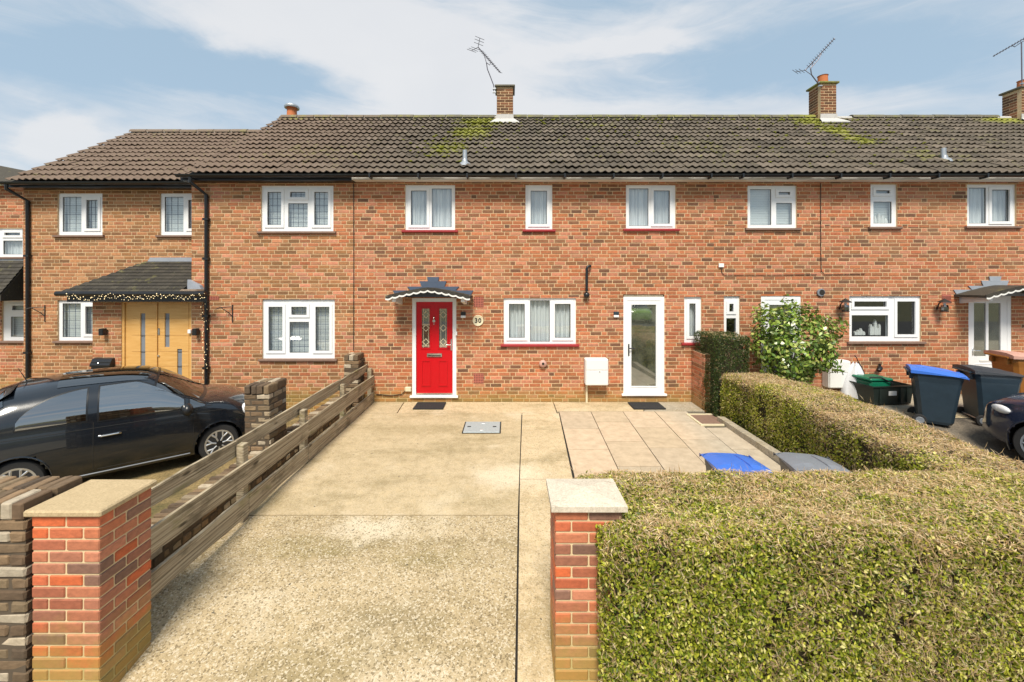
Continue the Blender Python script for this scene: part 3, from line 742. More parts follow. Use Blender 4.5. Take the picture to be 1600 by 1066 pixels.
def chimney(house, x0, x1, y0, y1, z0, z1, slab=True, m='brick_stack'):
    co = MB(); co.box(x0 + .006, x1 - .006, y0 + .006, y1 - .006, z0, z1); ch = part('chimney', co, M['mortar'], house)
    meshes = {}
    def bk(a, b_, c, d_, z):
        key = (round(b_ - a, 3), round(d_ - c, 3))
        if key not in meshes:
            q = MB(); q.bevbox(-(b_ - a) / 2, (b_ - a) / 2, -(d_ - c) / 2, (d_ - c) / 2, -.029, .029, .003); meshes[key] = q.mesh('brick', M[m])
        link('brick', meshes[key], ch, ((a + b_) / 2, (c + d_) / 2, z))
    n_ = int((z1 - z0) / .075)
    for k in range(n_):
        z = z0 + .0375 + k * .075
        W, D = x1 - x0, y1 - y0
        if k % 2: cutsx = [0, .215, W - .1125 - .01, W] if W > .5 else [0, W / 2, W]
        else: cutsx = [0, .1025, .1025 + .225, W] if W > .4 else [0, W * .28, W]
        for a, b_ in zip(cutsx[:-1], cutsx[1:]): bk(x0 + a + .007, x0 + b_ - .007, y0, y0 + .1025, z)
        cy = [.1025, D / 2 + .05 * (1 if k % 2 else -1), D]
        for a, b_ in zip(cy[:-1], cy[1:]):
            bk(x0, x0 + .1025, y0 + a + .006, y0 + b_ - .004, z); bk(x1 - .1025, x1, y0 + a + .006, y0 + b_ - .004, z)
    if slab:
        s_ = MB(); s_.bevbox(x0 - .05, x1 + .05, y0 - .05, y1 + .05, z1, z1 + .055, .012); part('capping', s_, M['ridge'], ch)
    fl = MB(); zr0 = z0 + .02
    fl.box(x0 - .012, x1 + .012, y0 - .014, y0 - .002, zr0, zr0 + .17)
    fl.add([(x0 - .16, y0 - .26, zr0 - .13), (x1 + .16, y0 - .26, zr0 - .13), (x1 + .03, y0 - .012, zr0 + .05), (x0 - .03, y0 - .012, zr0 + .05),
            (x0 - .16, y0 - .26, zr0 - .16), (x1 + .16, y0 - .26, zr0 - .16)], [(0, 1, 2, 3), (4, 5, 1, 0)])
    part('flashing', fl, M['mortar_fillet'], ch)
    return ch
def roof_vent(house, X, Y, Z, h=.28, m='lead'):
    b_ = MB(); b_.tube([(X, Y, Z - .1), (X, Y, Z + h)], .048, 12); v_ = part('vent_pipe', b_, M[m], house, True)
    f_ = MB(); f_.lathe([(.17, -.075), (.11, .0), (.06, .04), (.052, .09)], (X, Y - .02, Z + .02), 'z', 12); part('flashing', f_, M[m], v_, True)
def canopy(house, xc, hw, z_end, z_mid, z_wall, proj=.56, lead='lead_dark', yf=8.44):
    """small tiled gable canopy on two white brackets with stepped lead on the wall above"""
    ca = MB(); t_ = .045; y0 = yf - proj
    n_ = 10
    top = lambda x: z_mid - (z_mid - z_end) * abs((x - xc) / hw) ** 1.25
    xs = np.linspace(xc - hw, xc + hw, 2 * n_ + 1)
    ca.grid(lambda u_, v_: (u_, v_, top(u_) + .0), xs, [y0, yf - .002]); ca.grid(lambda u_, v_: (u_, v_, top(u_) - t_), xs[::-1], [y0, yf - .002])
    ca.grid(lambda u_, v_: (u_, y0, top(u_) - t_ * v_), xs, [1, 0])
    for e in (xs[0], xs[-1]): ca.grid(lambda u_, v_: (e, u_, top(e) - t_ * v_), [y0, yf - .002], [0, 1])
    c_ = part('canopy', ca, M['tile_dark'], house)
    ed = MB(); m_ = 12
    for i in range(m_):       # scalloped verge tiles along the front edge
        a = xc - hw + 2 * hw * i / m_; b_ = a + 2 * hw / m_; mid = (a + b_) / 2; z0_, z1_ = top(a), top(b_)
        poly = [(a, z0_ + .012), (b_ - .004, z1_ + .012), (b_ - .004, z1_ - .045), (mid + (b_ - a) * .25, top(mid) - .075), (mid - (b_ - a) * .25, top(mid) - .075), (a, z0_ - .045)]
        q = MB(); q.prism(poly[::-1], y0 - .022, y0 - .004); part('verge_tile', q, M['tile_dark'], c_)
    wt = MB(); xs2 = np.linspace(xc - hw, xc + hw, 49)
    wt.grid(lambda u_, v_: (u_, y0 - .027, top(u_) - .068 - .022 * abs(math.sin((u_ - xc + hw) / (2 * hw / m_) * PI)) + v_ * .03), xs2, [0, 1]); part('verge_trim', wt, M['paint_white'], c_)
    # stepped lead flashing, a real sheet 3 mm off the wall
    st = MB(); hs = [hw * 1.02, hw * .66, hw * .34, hw * .15]; zt = [z_end + .10, z_end + (z_wall - z_end) * .48, z_end + (z_wall - z_end) * .77, z_wall]
    for k, (h_, z_) in enumerate(zip(hs, zt)):
        st.prism([(xc - h_ * .9, top(xc - h_ * .9) - .05), (xc + h_ * .9, top(xc + h_ * .9) - .05), (xc + h_, z_), (xc - h_, z_)] if k == 0 else
                 [(xc - h_ * .82, zt[k - 1] - .02), (xc + h_ * .82, zt[k - 1] - .02), (xc + h_, z_), (xc - h_, z_)], yf - .020 - .002 * k, yf - .0095)
    part('stepped_flashing', st, M[lead], c_)
    for sg in (-1, 1):
        xb = xc + sg * hw * .82; br = MB()
        zt_ = top(xb) - t_ - .004
        pts = [(yf - .006, zt_), (y0 + .03, zt_), (y0 + .03, zt_ - .09), (y0 + .16, zt_ - .11), (yf - .12, zt_ - .15), (yf - .006, zt_ - .17)]
        q = MB(); q.prism(pts, 0, 1); br.v = [(xb - .035 + y * .07, x, z) for x, y, z in q.v]; br.f = q.f; br.r = q.r
        part('bracket', br, M['paint_white'], c_)
    return c_

# ================================================================== the terrace
XL, XP1, XP2, XP3 = -6.435, -3.12, 4.16, 11.43
YF, YE = 8.44, 9.07; SE = F / YE
# ---- middle house
mid = root('terraced_house', 'brick terraced house with the red front door, red sills and white fascia, in the middle', 'house', (.5, YF, 0), 'houses of the brick terrace')
W5, W6, W7, W8 = rect(633, 289, 711, 360), rect(821, 289, 863, 359), rect(978, 289, 1056, 358), rect(787, 466, 900, 538)
W9 = rect(1069, 464, 1096, 536); D1 = rect(644, 466, 713, 620); D2 = rect(974, 464, 1038, 617)
holes = [W5, W6, W7, W8, W9, D1, (D2[0], D2[1], D2[2], D2[3] + .05)]
wl = wall_part(mid, XP1, XP2, -.1, 4.46, YF, holes)
brick_wall(wl, XP1, XP2, -.075, 4.46, YF, holes, M['brick_orange'], 300, .3)
window(mid, W5, L2(.50, True, False), YF, 'curtain', 'sill_red')
window(mid, W6, [(.12, .88, .08, .92, True)], YF, 'curtain', 'sill_red')
window(mid, W7, L2(.49, False, True), YF, 'curtain', 'sill_red')
window(mid, W8, [(.045, .32, .09, .92, True), (.365, .64, .05, .95, False), (.68, .955, .09, .92, True)], YF, 'curtain', 'sill_red')
window(mid, W9, [(.2, .8, .1, .9, True)], YF, 'curtain', 'sill_red')
def door_frame(house, r_, fr=.075, name='door_frame', sill=True, yf=YF, top=None):
    b_ = MB(); b_.plate(r_[0], r_[1], r_[2], r_[3], [(r_[0] + fr, r_[1] - fr, r_[2] + .03, r_[3] - (top or fr))], yf + .005, yf + .08)
    o = part(name, b_, M['upvc'], house)
    if sill: q = MB(); q.bevbox(r_[0] - .04, r_[1] + .04, yf - .05, yf + .06, r_[2] - .015, r_[2] + .028, .006); part('threshold', q, M['upvc'], o)
    return o
def add(b_, *a): b_.box(*a); return b_
def panel_ring(x0, x1, z0, z1, y, t=.02, d_=.012):
    b_ = MB(); b_.plate(x0, x1, z0, z1, [(x0 + t, x1 - t, z0 + t, z1 - t)], y - d_, y + .004); return b_
# red door
door_frame(mid, D1)
a, b_, c, d_ = D1[0] + .08, D1[1] - .08, D1[2] + .04, D1[3] - .08; W, H = b_ - a, d_ - c
gl = [(a + W * .15, a + W * .37, c + H * .505, c + H * .93), (a + W * .63, a + W * .85, c + H * .505, c + H * .93)]
q = MB(); q.plate(a, b_, c, d_, gl, YF + .03, YF + .07, back=True); dr = part('red_door', q, M['door_red'], mid)
for g_ in gl:
    q = MB(); q.plate(g_[0] - .004, g_[1] + .004, g_[2] - .004, g_[3] + .004, [], YF + .045, YF + .05); part('pane', q, M['frosted'], dr)
    part('moulding', panel_ring(g_[0] - .02, g_[1] + .02, g_[2] - .02, g_[3] + .02, YF + .03), M['door_red'], dr)
    q = MB(); xm = (g_[0] + g_[1]) / 2
    for k, t_ in enumerate((.14, .50, .84)):
        zc = g_[2] + (g_[3] - g_[2]) * t_; rr = .06
        for (p0, p1) in (((xm - rr, zc), (xm, zc + rr * 1.15)), ((xm, zc + rr * 1.15), (xm + rr, zc)), ((xm + rr, zc), (xm, zc - rr * 1.15)), ((xm, zc - rr * 1.15), (xm - rr, zc))):
            q.tube([(p0[0], YF + .041, p0[1]), (p1[0], YF + .041, p1[1])], .007, 4)
        q.tube([(g_[0], YF + .042, zc), (xm - rr, YF + .042, zc)], .005, 4); q.tube([(xm + rr, YF + .042, zc), (g_[1], YF + .042, zc)], .005, 4)
    for xx in (g_[0] + .03, g_[1] - .03): q.tube([(xx, YF + .043, g_[2]), (xx, YF + .043, g_[3])], .004, 4)
    for zz in (g_[2] + .03, g_[3] - .03): q.tube([(g_[0], YF + .043, zz), (g_[1], YF + .043, zz)], .006, 4)
    part('lead_came', q, M['cream'], dr)
for x0, x1 in ((.14, .40), (.60, .86)):
    part('panel_moulding', panel_ring(a + W * x0, a + W * x1, c + H * .09, c + H * .37, YF + .03, .022), M['door_red'], dr)
q = MB(); q.bevbox(a + W * .29, a + W * .71, YF + .008, YF + .03, c + H * .405, c + H * .445, .006); lb = part('letterbox', q, M['chrome'], dr)
q = MB(); q.box(a + W * .32, a + W * .68, YF + .004, YF + .008, c + H * .413, c + H * .425); part('flap', q, M['dark_gap'], lb)
q = MB(); q.tube([(a + W * .49, YF + .02, c + H * .80), (a + W * .49, YF + .012, c + H * .84), (a + W * .49, YF + .02, c + H * .85)], [.012, .012, .005], 8); q.lathe([(.03, .0), (.034, .012), (.02, .025)], (a + W * .49, YF + .004, c + H * .795), 'y', 14); q.ball((a + W * .49, YF + .012, c + H * .763), .013); part('knocker', q, M['chrome'], dr, True)
q = MB(); q.bevbox(b_ - .04, b_ - .012, YF + .014, YF + .03, c + H * .475, c + H * .60, .006); q.tube([(b_ - .026, YF + .02, c + H * .54), (b_ - .026, YF - .03, c + H * .54), (b_ - .12, YF - .035, c + H * .54)], .011, 8); part('handle', q, M['chrome'], dr, True)
q = MB(); q.box(a, b_, YF + .01, YF + .03, c, c + .03); part('weather_bar', q, M['chrome'], dr)
canopy(mid, (D1[0] + D1[1]) / 2 - .02, .80, fz(463, 82), fz(450, 82), fz(433, 77))
q = MB(); q.box(D1[0] - .02, D1[1] + .02, YF + .0, YF + .09, D1[3], D1[3] + .02); part('lintel', q, M['dark_gap'], mid)
# white glazed door
door_frame(mid, D2)
q = MB(); q.box(D2[0] + .02, D2[1] - .02, YF + .012, YF + .05, D2[3] + .003, D2[3] + .05); part('lintel', q, M['conc_grey'], mid)
a, b_, c, d_ = D2[0] + .075, D2[1] - .075, D2[2] + .035, D2[3] - .075; W, H = b_ - a, d_ - c
g_ = (a + .09, b_ - .09, c + .135, d_ - .085)
q = MB(); q.plate(a, b_, c, d_, [g_], YF + .012, YF + .07); dr = part('white_door', q, M['upvc'], mid)
part('moulding', panel_ring(g_[0] - .02, g_[1] + .02, g_[2] - .02, g_[3] + .02, YF + .012, .018, .008), M['upvc'], dr)
q = MB(); q.plate(g_[0], g_[1], g_[2], g_[3], [], YF + .03, YF + .036); part('pane', q, M['frosted'], dr)
q = MB(); q.bevbox(a + .022, a + .05, YF + .0, YF + .012, c + H * .40, c + H * .53, .005); q.tube([(a + .036, YF + .005, c + H * .485), (a + .036, YF - .04, c + H * .485), (a + .15, YF - .042, c + H * .485)], .011, 8); part('handle', q, M['black_plastic'], dr, True)
airbrick(mid, 748, 472); airbrick(mid, 748, 591)
roof(mid, XP1, XP2, EAVE, RIDGE, gaps=((-.42, .16),))
gutter(mid, XP1 + .01, XP2, 8.135, 4.535, fz0=4.455, fz1=4.545, yfas=8.225)
chimney(mid, -.335, .12, 11.45, 11.95, 6.86, 7.80)
q = MB(); q.tube([(.145, 11.42, 7.80), (.15, 11.42, 7.55)], .012, 6); part('chimney_strap', q, M['black_iron'], mid)
roof_vent(mid, (726.5 - CX) / F * 8.66, 8.66, 4.875, .30, 'steel')
q = MB(); q.box(XP1, XP2, 13.9, 14.2, 0, 4.5); part('rear_wall', q, M['brick_orange'], mid)

def moss(house, spots, n_):
    q = MB(); c_, s_ = (RIDGE[0] - EAVE[0]), (RIDGE[1] - EAVE[1]); L_ = math.hypot(c_, s_); g_ = L_ / round(L_ / .307)
    for _ in range(n_):
        sx, sy, rx, ry = random.choice(spots); X = random.gauss(sx, rx * .5); Y = min(11.6, random.gauss(sy, ry * .5))
        d_ = (Y - EAVE[0]) / c_ * L_; d_ = round(d_ / g_) * g_ + random.choice((-.02, -.01, .0, .03, .12)); d_ = max(d_, 0)
        r_ = random.uniform(.012, .034); q.ball((X, EAVE[0] + d_ * c_ / L_ - .02, EAVE[1] + d_ * s_ / L_ + .055 + random.uniform(-.01, .02)), r_, 6, 3, (random.uniform(1, 2.0), random.uniform(.8, 1.2), .6))
    part('moss', q, M['moss'], house, True, kind='stuff')
moss(mid, [(-.75, 11.3, .8, .4), (-.95, 10.5, .7, .6), (-1.4, 9.45, .7, .7), (2.5, 11.5, 3, .2), (2.5, 10, 4, 1.5)], 420)
# ---- left house with its set-back extension and porch
lft = root('terraced_house', 'brick terraced house with leaded windows, black fascia, tiled porch and oak double doors', 'house', (-6.4, YF, 0), 'houses of the brick terrace')
W3, W4 = rect(408, 290, 521, 362), rect(410, 468, 523, 561)
holes = [W3, W4]
wl = wall_part(lft, XL, XP1 - .001, -.3, 4.46, YF, holes)
brick_wall(wl, XL, XP1 - .001, -.3, 4.46, YF, holes, M['brick_mixed'], 220, .3)
LD = [(.05, .30, .10, .91, True, (3, 5)), (.365, .635, .10, .62, False, (4, 5)), (.365, .635, .705, .91, True, (3, 2)), (.70, .95, .10, .91, True, (3, 5))]
window(lft, W3, LD, YF, 'blind', lead=True); window(lft, W4, LD, YF, 'blind', lead=True)
W1, W2, W0 = rect(90, 302, 160, 368, SE), rect(250, 302, 320, 368, SE), rect(90, 469, 158, 533, SE)
holes = [W1, W2, W0]
XE = fx(37, SE)
wl = wall_part(lft, XE, XL, -.3, 4.46, YE, holes)
brick_wall(wl, XE, XL, -.3, 4.46, YE, holes, M['brick_tan'], 80, .6, xr=(XE, -8.5))
LE = lambda: [(.08, .50, .09, .92, False, (3, 4)), (.575, .92, .12, .89, True, (3, 4))]
for r_ in (W1, W2, W0): window(lft, r_, LE(), YE, 'blind', lead=True)
q = MB(); q.grid(lambda u_, v_: (XL, u_, v_), [YF + .125, YE], [-.3, 4.46]); part('side_wall', q, M['brick_mixed'], lft)
roof(lft, XL + .06, XP1, EAVE, RIDGE)
roof(lft, -10.62, XL + .05, (8.80, 4.55), (11.75, 6.62))
gutter(lft, XL - .06, XP1 + .01, 8.135, 4.535, fascia='black_plastic', fz0=4.44, fz1=4.545, yfas=8.225, brackets=False)
gutter(lft, -10.66, XL - .02, 8.745, 4.535, fascia='black_plastic', fz0=4.44, fz1=4.545, yfas=8.835, brackets=False)
downpipe(lft, fx(325), YF - .045, -.2, 4.46, 8.14, zb=[.7, 1.75, 2.9, 3.7])
downpipe(lft, fx(47, SE), YE - .045, -.2, 4.46, 8.75, zb=[.9, 3.0])
q = MB(); q.box(XE, XP1, 13.9, 14.2, 0, 4.5); part('rear_wall', q, M['brick_tan'], lft)
q = MB(); q.bevbox(-6.62, -6.0, 11.95, 12.5, 6.9, 7.20, .02); fc = part('chimney', q, M['ridge'], lft)
q = MB(); q.lathe([(.155, 0), (.14, .05), (.13, .30), (.15, .32)], (-6.36, 12.2, 7.20), 'z', 16); part('chimney_pot', q, M['clay'], fc, True)
q = MB(); q.lathe([(.2, .32), (.21, .36), (.18, .41), (.10, .44), (.02, .45)], (-6.36, 12.2, 7.20), 'z', 16); part('cowl', q, M['steel'], fc, True)
# porch flush with the main front
PX0, PX1 = fx(145), XL
DR = (fx(190), fx(299), -.05, fz(470))
wl = wall_part(lft, PX0, PX1, -.3, 2.17, YF - .002, [DR], name='porch_wall')
brick_wall(wl, PX0, PX1, -.3, 2.17, YF - .002, [DR], M['brick_mixed'], 60, .6)
q = MB(); q.grid(lambda u_, v_: (PX0, u_, v_), [YF - .002, YE], [-.3, 2.17]); part('porch_side', q, M['brick_mixed'], lft)
q = MB(); q.plate(DR[0], DR[1], DR[2], DR[3], [(DR[0] + .05, (DR[0] + DR[1]) / 2 - .004, DR[2] + .02, DR[3] - .04), ((DR[0] + DR[1]) / 2 + .004, DR[1] - .05, DR[2] + .02, DR[3] - .04)], YF + .01, YF + .09); part('door_frame', q, M['oak'], lft)
xm = (DR[0] + DR[1]) / 2; z0_, z1_ = DR[2] + .02, DR[3] - .04
for sg in (0, 1):
    a, b_ = (DR[0] + .052, xm - .006) if sg == 0 else (xm + .006, DR[1] - .052)
    sl = [(fx(218), fx(225), fz(577), fz(490))] if sg == 0 else [(fx(256), fx(263), fz(543), fz(490)), (fx(275.5), fx(282.5), fz(588), fz(546))]
    dl = MB(); nb = 0
    cuts = [z0_, z0_ + .42, z0_ + .75, z0_ + 1.05, z0_ + 1.38, z0_ + 1.72, z1_]
    dl.plate(a, b_, z0_, z1_, sl, YF + .034, YF + .08); dd = part('oak_door', dl, M['oak'], lft)
    for c0, c1 in zip(cuts[:-1], cuts[1:]):
        x0b = a + (.13 if sg == 0 else .012); x1b = b_ - (.012 if sg == 0 else .02)
        q = MB(); q.plate(x0b, x1b, c0 + .004, c1 - .004, [(max(s_[0] - .004, x0b), s_[1] + .004, max(s_[2] - .004, c0 + .004), min(s_[3] + .004, c1 - .004)) for s_ in sl if s_[2] < c1 - .01 and s_[3] > c0 + .01], YF + .026, YF + .035); part('plank', q, M['oak'], dd)
    for s_ in sl:
        q = MB(); q.plate(*s_, [], YF + .045, YF + .05); part('pane', q, M['bin_grey'], dd)
q = MB(); q.bevbox(xm + .01, xm + .05, YF + .012, YF + .03, fz(524), fz(513), .008); q.lathe([(.018, 0), (.02, .02)], (xm + .03, YF + .005, fz(556)), 'y', 12); part('door_lock', q, M['chrome'], lft)
# porch roof: lean-to with a hip at its left end
py0, pz0, py1, pz1 = 8.16, 2.215, YE - .012, 2.88; ex0, ex1 = fx(98, 79.5), XL - .012; rx0 = fx(236, SE)
pr = MB(); pr.add([(ex0, py0, pz0 - .03), (ex1 + .0, py0, pz0 - .03), (ex1, py1, pz1 - .03), (rx0, py1, pz1 - .03), (ex0, py1, pz0 - .03)], [(0, 1, 2, 3), (0, 3, 4)])
po = part('porch_roof', pr, M['tile_dark'], lft)
pit = math.atan2(pz1 - pz0, py1 - py0); Lp = math.hypot(pz1 - pz0, py1 - py0); nr = 10
for k in range(nr):
    t0, t1 = k / nr, (k + 1) / nr; xl = ex0 + (rx0 - ex0) * t0; x = xl - .02 + (.083 if k % 2 else 0); xs_ = [xl - .03]
    while x < ex1 - .03:
        if x > xl + .04: xs_.append(x)
        x += .166
    xs_.append(ex1)
    for xa, xb in zip(xs_[:-1], xs_[1:]):
        ya, za = py0 + (py1 - py0) * t0, pz0 + (pz1 - pz0) * t0; yb, zb_ = py0 + (py1 - py0) * min(1, t1 + .02), pz0 + (pz1 - pz0) * min(1, t1 + .02)
        n_ = .022; q = MB()
        q.add([(xa + .002, ya - .012, za + n_), (xb - .002, ya - .012, za + n_), (xb - .002, yb, zb_ + .004), (xa + .002, yb, zb_ + .004), (xa + .002, ya - .008, za + n_ - .016), (xb - .002, ya - .008, za + n_ - .016)],
              [(0, 1, 2, 3), (4, 5, 1, 0), (0, 3, 4), (1, 5, 2)])
        part('porch_tile', q, M['tile_dark'], po)
hp = MB(); hp.grid(lambda u_, v_: (ex0 + (rx0 - ex0) * v_ , py0 + (py1 - py0) * (v_ + (1 - v_) * u_), pz0 + (pz1 - pz0) * v_ + .003), [0, 1], np.linspace(0, .98, 8)); part('hip_slope', hp, M['tile_dark'], po)
q = MB(); q.prism([(rx0 - .1, pz1 - .05), (XL - .004, pz1 - .05), (XL - .004, pz1 + .085), (rx0, pz1 + .085)], YE - .022, YE - .010); part('flashing', q, M['lead'], po)
q = MB(); q.prism([(fx(298), fz(455)), (fx(322), fz(456)), (fx(317), fz(446)), (fx(299), fz(437))], YF - .10, YF - .012); part('apron_flashing', q, M['lead'], po)
q = MB(); q.bevbox(fx(296), fx(323), py0, YF - .012, pz0 + .0, pz0 + .075, .03); part('verge_mortar', q, M['ridge'], po)
gb = MB(); gb.tube([(ex0 - .05, py0 - .05, pz0 - .01), (fx(324.5, 79.5), py0 - .05, pz0 - .01)], .05, 10); part('gutter', gb, M['black_plastic'], po)
q = MB(); q.box(ex0 + .1, ex1 + .01, py0 - .0, py0 + .02, pz0 - .17, pz0 - .02); q.box(ex0 + .1, ex1, py0 + .02, YF - .012, pz0 - .17, pz0 - .15); q.box(XL, fx(324.5, 79.5), py0, py0 + .02, pz0 - .17, pz0 - .02); part('fascia', q, M['black_plastic'], po)
airbrick(lft, 335, 466, w_=.2, h_=.075, nx=6, nz=2)

# ---- right house
rgt = root('terraced_house', 'brick terraced house with plain sills behind the hedge and bins, on the right', 'house', (7.8, YF, .16), 'houses of the brick terrace')
W10, W11, W12 = rect(1168, 290, 1245, 357), rect(1360, 288, 1402, 355), rect(1511, 288, 1588, 354)
W13, W15 = rect(1131, 463, 1156, 535), rect(1327, 463, 1439, 534); D3 = rect(1189, 463, 1251, 613); D4 = rect(1513, 461, 1580, 612)
holes = [W10, W11, W12, W13, W15, D3, D4]
wl = wall_part(rgt, XP2 + .001, XP3, -.1, 4.46, YF, holes)
brick_wall(wl, XP2 + .001, XP3, -.075, 4.46, YF, holes, M['brick_orange'], 300, 1.5)
window(rgt, W10, [(.07, .50, .08, .92, False), (.60, .92, .09, .60, False), (.60, .92, .74, .90, True)], YF, 'blind')
window(rgt, W11, [(.16, .84, .09, .60, False), (.16, .84, .74, .91, True)], YF, 'blind')
window(rgt, W12, L2(.45, False, True), YF, 'curtain')
window(rgt, W13, [(.2, .8, .08, .52, False), (.24, .76, .62, .88, True)], YF, None, sill=None)
window(rgt, W15, [(.05, .56, .11, .58, False), (.05, .56, .72, .93, True), (.65, .96, .11, .93, True)], YF, None)
for D_, two in ((D3, False), (D4, True)):
    door_frame(rgt, D_)
    a, b_, c, d_ = D_[0] + .075, D_[1] - (.075 if not two else .15), D_[2] + .035, D_[3] - .075
    gs = [(a + .1, b_ - .1, c + .35, d_ - .1)] if not two else [(a + .05, (a + b_) / 2 - .025, c + .68, d_ - .09), ((a + b_) / 2 + .025, b_ - .05, c + .68, d_ - .09)]
    q = MB(); q.plate(a, b_ + (.075 if two else 0), c, d_, gs, YF + .012, YF + .07); dr = part('white_door', q, M['upvc'], rgt)
    for g_ in gs: q = MB(); q.plate(*g_, [], YF + .03, YF + .036); part('pane', q, M['frosted'], dr)
    if two:
        q = MB(); q.bevbox(a + .16, b_ - .16, YF + .002, YF + .012, c + .57, c + .615, .004); part('letterbox', q, M['paint_white'], dr)
        part('panel_moulding', panel_ring(a + .06, b_ - .05, c + .08, c + .53, YF + .012, .018, .006), M['upvc'], dr)
    q = MB(); q.bevbox(a + .01, a + .035, YF, YF + .012, c + .70, c + .85, .004); q.tube([(a + .022, YF + .004, c + .8), (a + .022, YF - .04, c + .8), (a + .12, YF - .042, c + .8)], .011, 8); part('handle', q, M['chrome'], dr, True)
q = MB(); q.box(D3[0], D3[1] + .0, YF - .004, YF + .09, D3[3] + .004, D3[3] + .05); part('lintel', q, M['clay'], rgt)
canopy(rgt, fx(1549) + .05, .82, fz(462, 83), fz(446, 83), fz(432, 77), lead='lead')
airbrick(rgt, 1478, 467, w_=.18, h_=.17, nx=8, nz=1)
roof(rgt, XP2, XP3, EAVE, RIDGE, gaps=((8.65, 9.4),))
gutter(rgt, XP2, XP3, 8.135, 4.535, fz0=4.455, fz1=4.545, yfas=8.225)
ch = chimney(rgt, 8.56, 9.00, 11.42, 11.88, 6.86, 7.88)
q = MB(); q.lathe([(.13, 0), (.12, .25), (.135, .27)], (8.80, 11.66, 7.935), 'z', 14); part('chimney_pot', q, M['clay'], ch, True)
roof_vent(rgt, (1474 - CX) / F * 8.86, 8.86, 5.01, .27, 'steel')
q = MB(); q.box(XP2, XP3, 13.9, 14.2, 0, 4.5); part('rear_wall', q, M['brick_orange'], rgt)
moss(rgt, [(8.3, 11.3, .8, .4), (8.35, 10.6, .5, .5), (8.4, 9.95, .5, .5), (8, 11.5, 3, .2), (7.5, 10, 3, 1.5)], 420)
# ---- next house: only its roof and chimney are in view
nxt = root('terraced_house', 'next terrace house, only its roof end and mossy chimney showing at the right edge', 'house', (15, YF, .16), 'houses of the brick terrace')
q = MB(); q.plate(XP3 + .001, 18.7, -.1, 4.46, [], YF, YF + .12); wl = part('wall', q, M['mortar'], nxt)
brick_wall(wl, XP3 + .001, 18.7, -.075, 4.46, YF, [], M['brick_orange'], 0)
roof(nxt, XP3, 18.7, EAVE, RIDGE, 200, gaps=((13.9, 14.8),))
gutter(nxt, XP3, 18.7, 8.135, 4.535, fz0=4.455, fz1=4.545, yfas=8.225, brackets=False)
ch = chimney(nxt, 14.08, 14.62, 11.42, 11.88, 6.86, 7.76)
q = MB(); q.lathe([(.13, 0), (.12, .25), (.135, .27)], (14.45, 11.68, 7.815), 'z', 14); part('chimney_pot', q, M['clay'], ch, True)

# ---- detached neighbour at the far left
SN = 68.0; YN = F / SN
nb = root('brick_house', 'separate brick house with white windows and lead topped bay roof at the left edge', 'house', (-13, YN, 0))
N1, N2 = rect(-40, 357, 36, 402, SN), rect(3, 470, 60, 533, SN)
wl = wall_part(nb, -15.5, -10.95, -.3, 4.7, YN, [N1, N2])
brick_wall(wl, -15.5, -10.95, -.3, 4.7, YN, [N1, N2], M['brick_orange'], 40, .5, xr=(-11.9, -10.95))
window(nb, N1, [(.03, .48, .1, .9, False), (.56, .96, .1, .58, False), (.56, .96, .70, .92, True)], YN, 'curtain')
window(nb, N2, [(.2, .9, .10, .60, False), (.2, .9, .72, .92, True)], YN, 'blind')
q = MB(); q.add([(-16, YN - .2, 4.68), (-10.9, YN - .2, 4.68), (-10.9, YN + 1.2, 5.0), (-16, YN + 1.2, 6.0), (-16, YN - .2, 4.60), (-10.9, YN - .2, 4.60)], [(0, 1, 2, 3), (4, 5, 1, 0)]); part('roof', q, M['tile_dark'], nb)
q = MB(); q.prism([(-16, 2.86), (-10.98, 2.86), (-10.98, 3.0), (-16, 3.0)], YN - .03, YN - .012); part('flashing', q, M['lead'], nb)
bay = MB(); bay.add([(-16, YN - .55, 2.15), (-11.0, YN - .55, 2.15), (-11.0, YN - .02, 2.9), (-16, YN - .02, 2.9), (-16, YN - .55, 2.02), (-11.0, YN - .55, 2.02), (-11.0, YN - .02, 2.02), (-16, YN - .02, 2.02)], [(0, 1, 2, 3), (4, 5, 1, 0), (1, 5, 6, 2), (7, 6, 5, 4)]); by = part('bay_roof', bay, M['tile_dark'], nb)
for k in range(9):
    t0 = k / 9; y0, z0_ = YN - .57 + .53 * t0, 2.17 + .75 * t0
    for j in range(6):
        xa = -11.0 - .17 * (j + 1); q = MB(); q.add([(xa + .003, y0, z0_ + .02), (xa + .167, y0, z0_ + .02), (xa + .167, y0 + .07, z0_ + .09), (xa + .003, y0 + .07, z0_ + .09), (xa + .003, y0 + .004, z0_), (xa + .167, y0 + .004, z0_)], [(0, 1, 2, 3), (4, 5, 1, 0)]); part('roof_tile', q, M['tile_dark'], by)

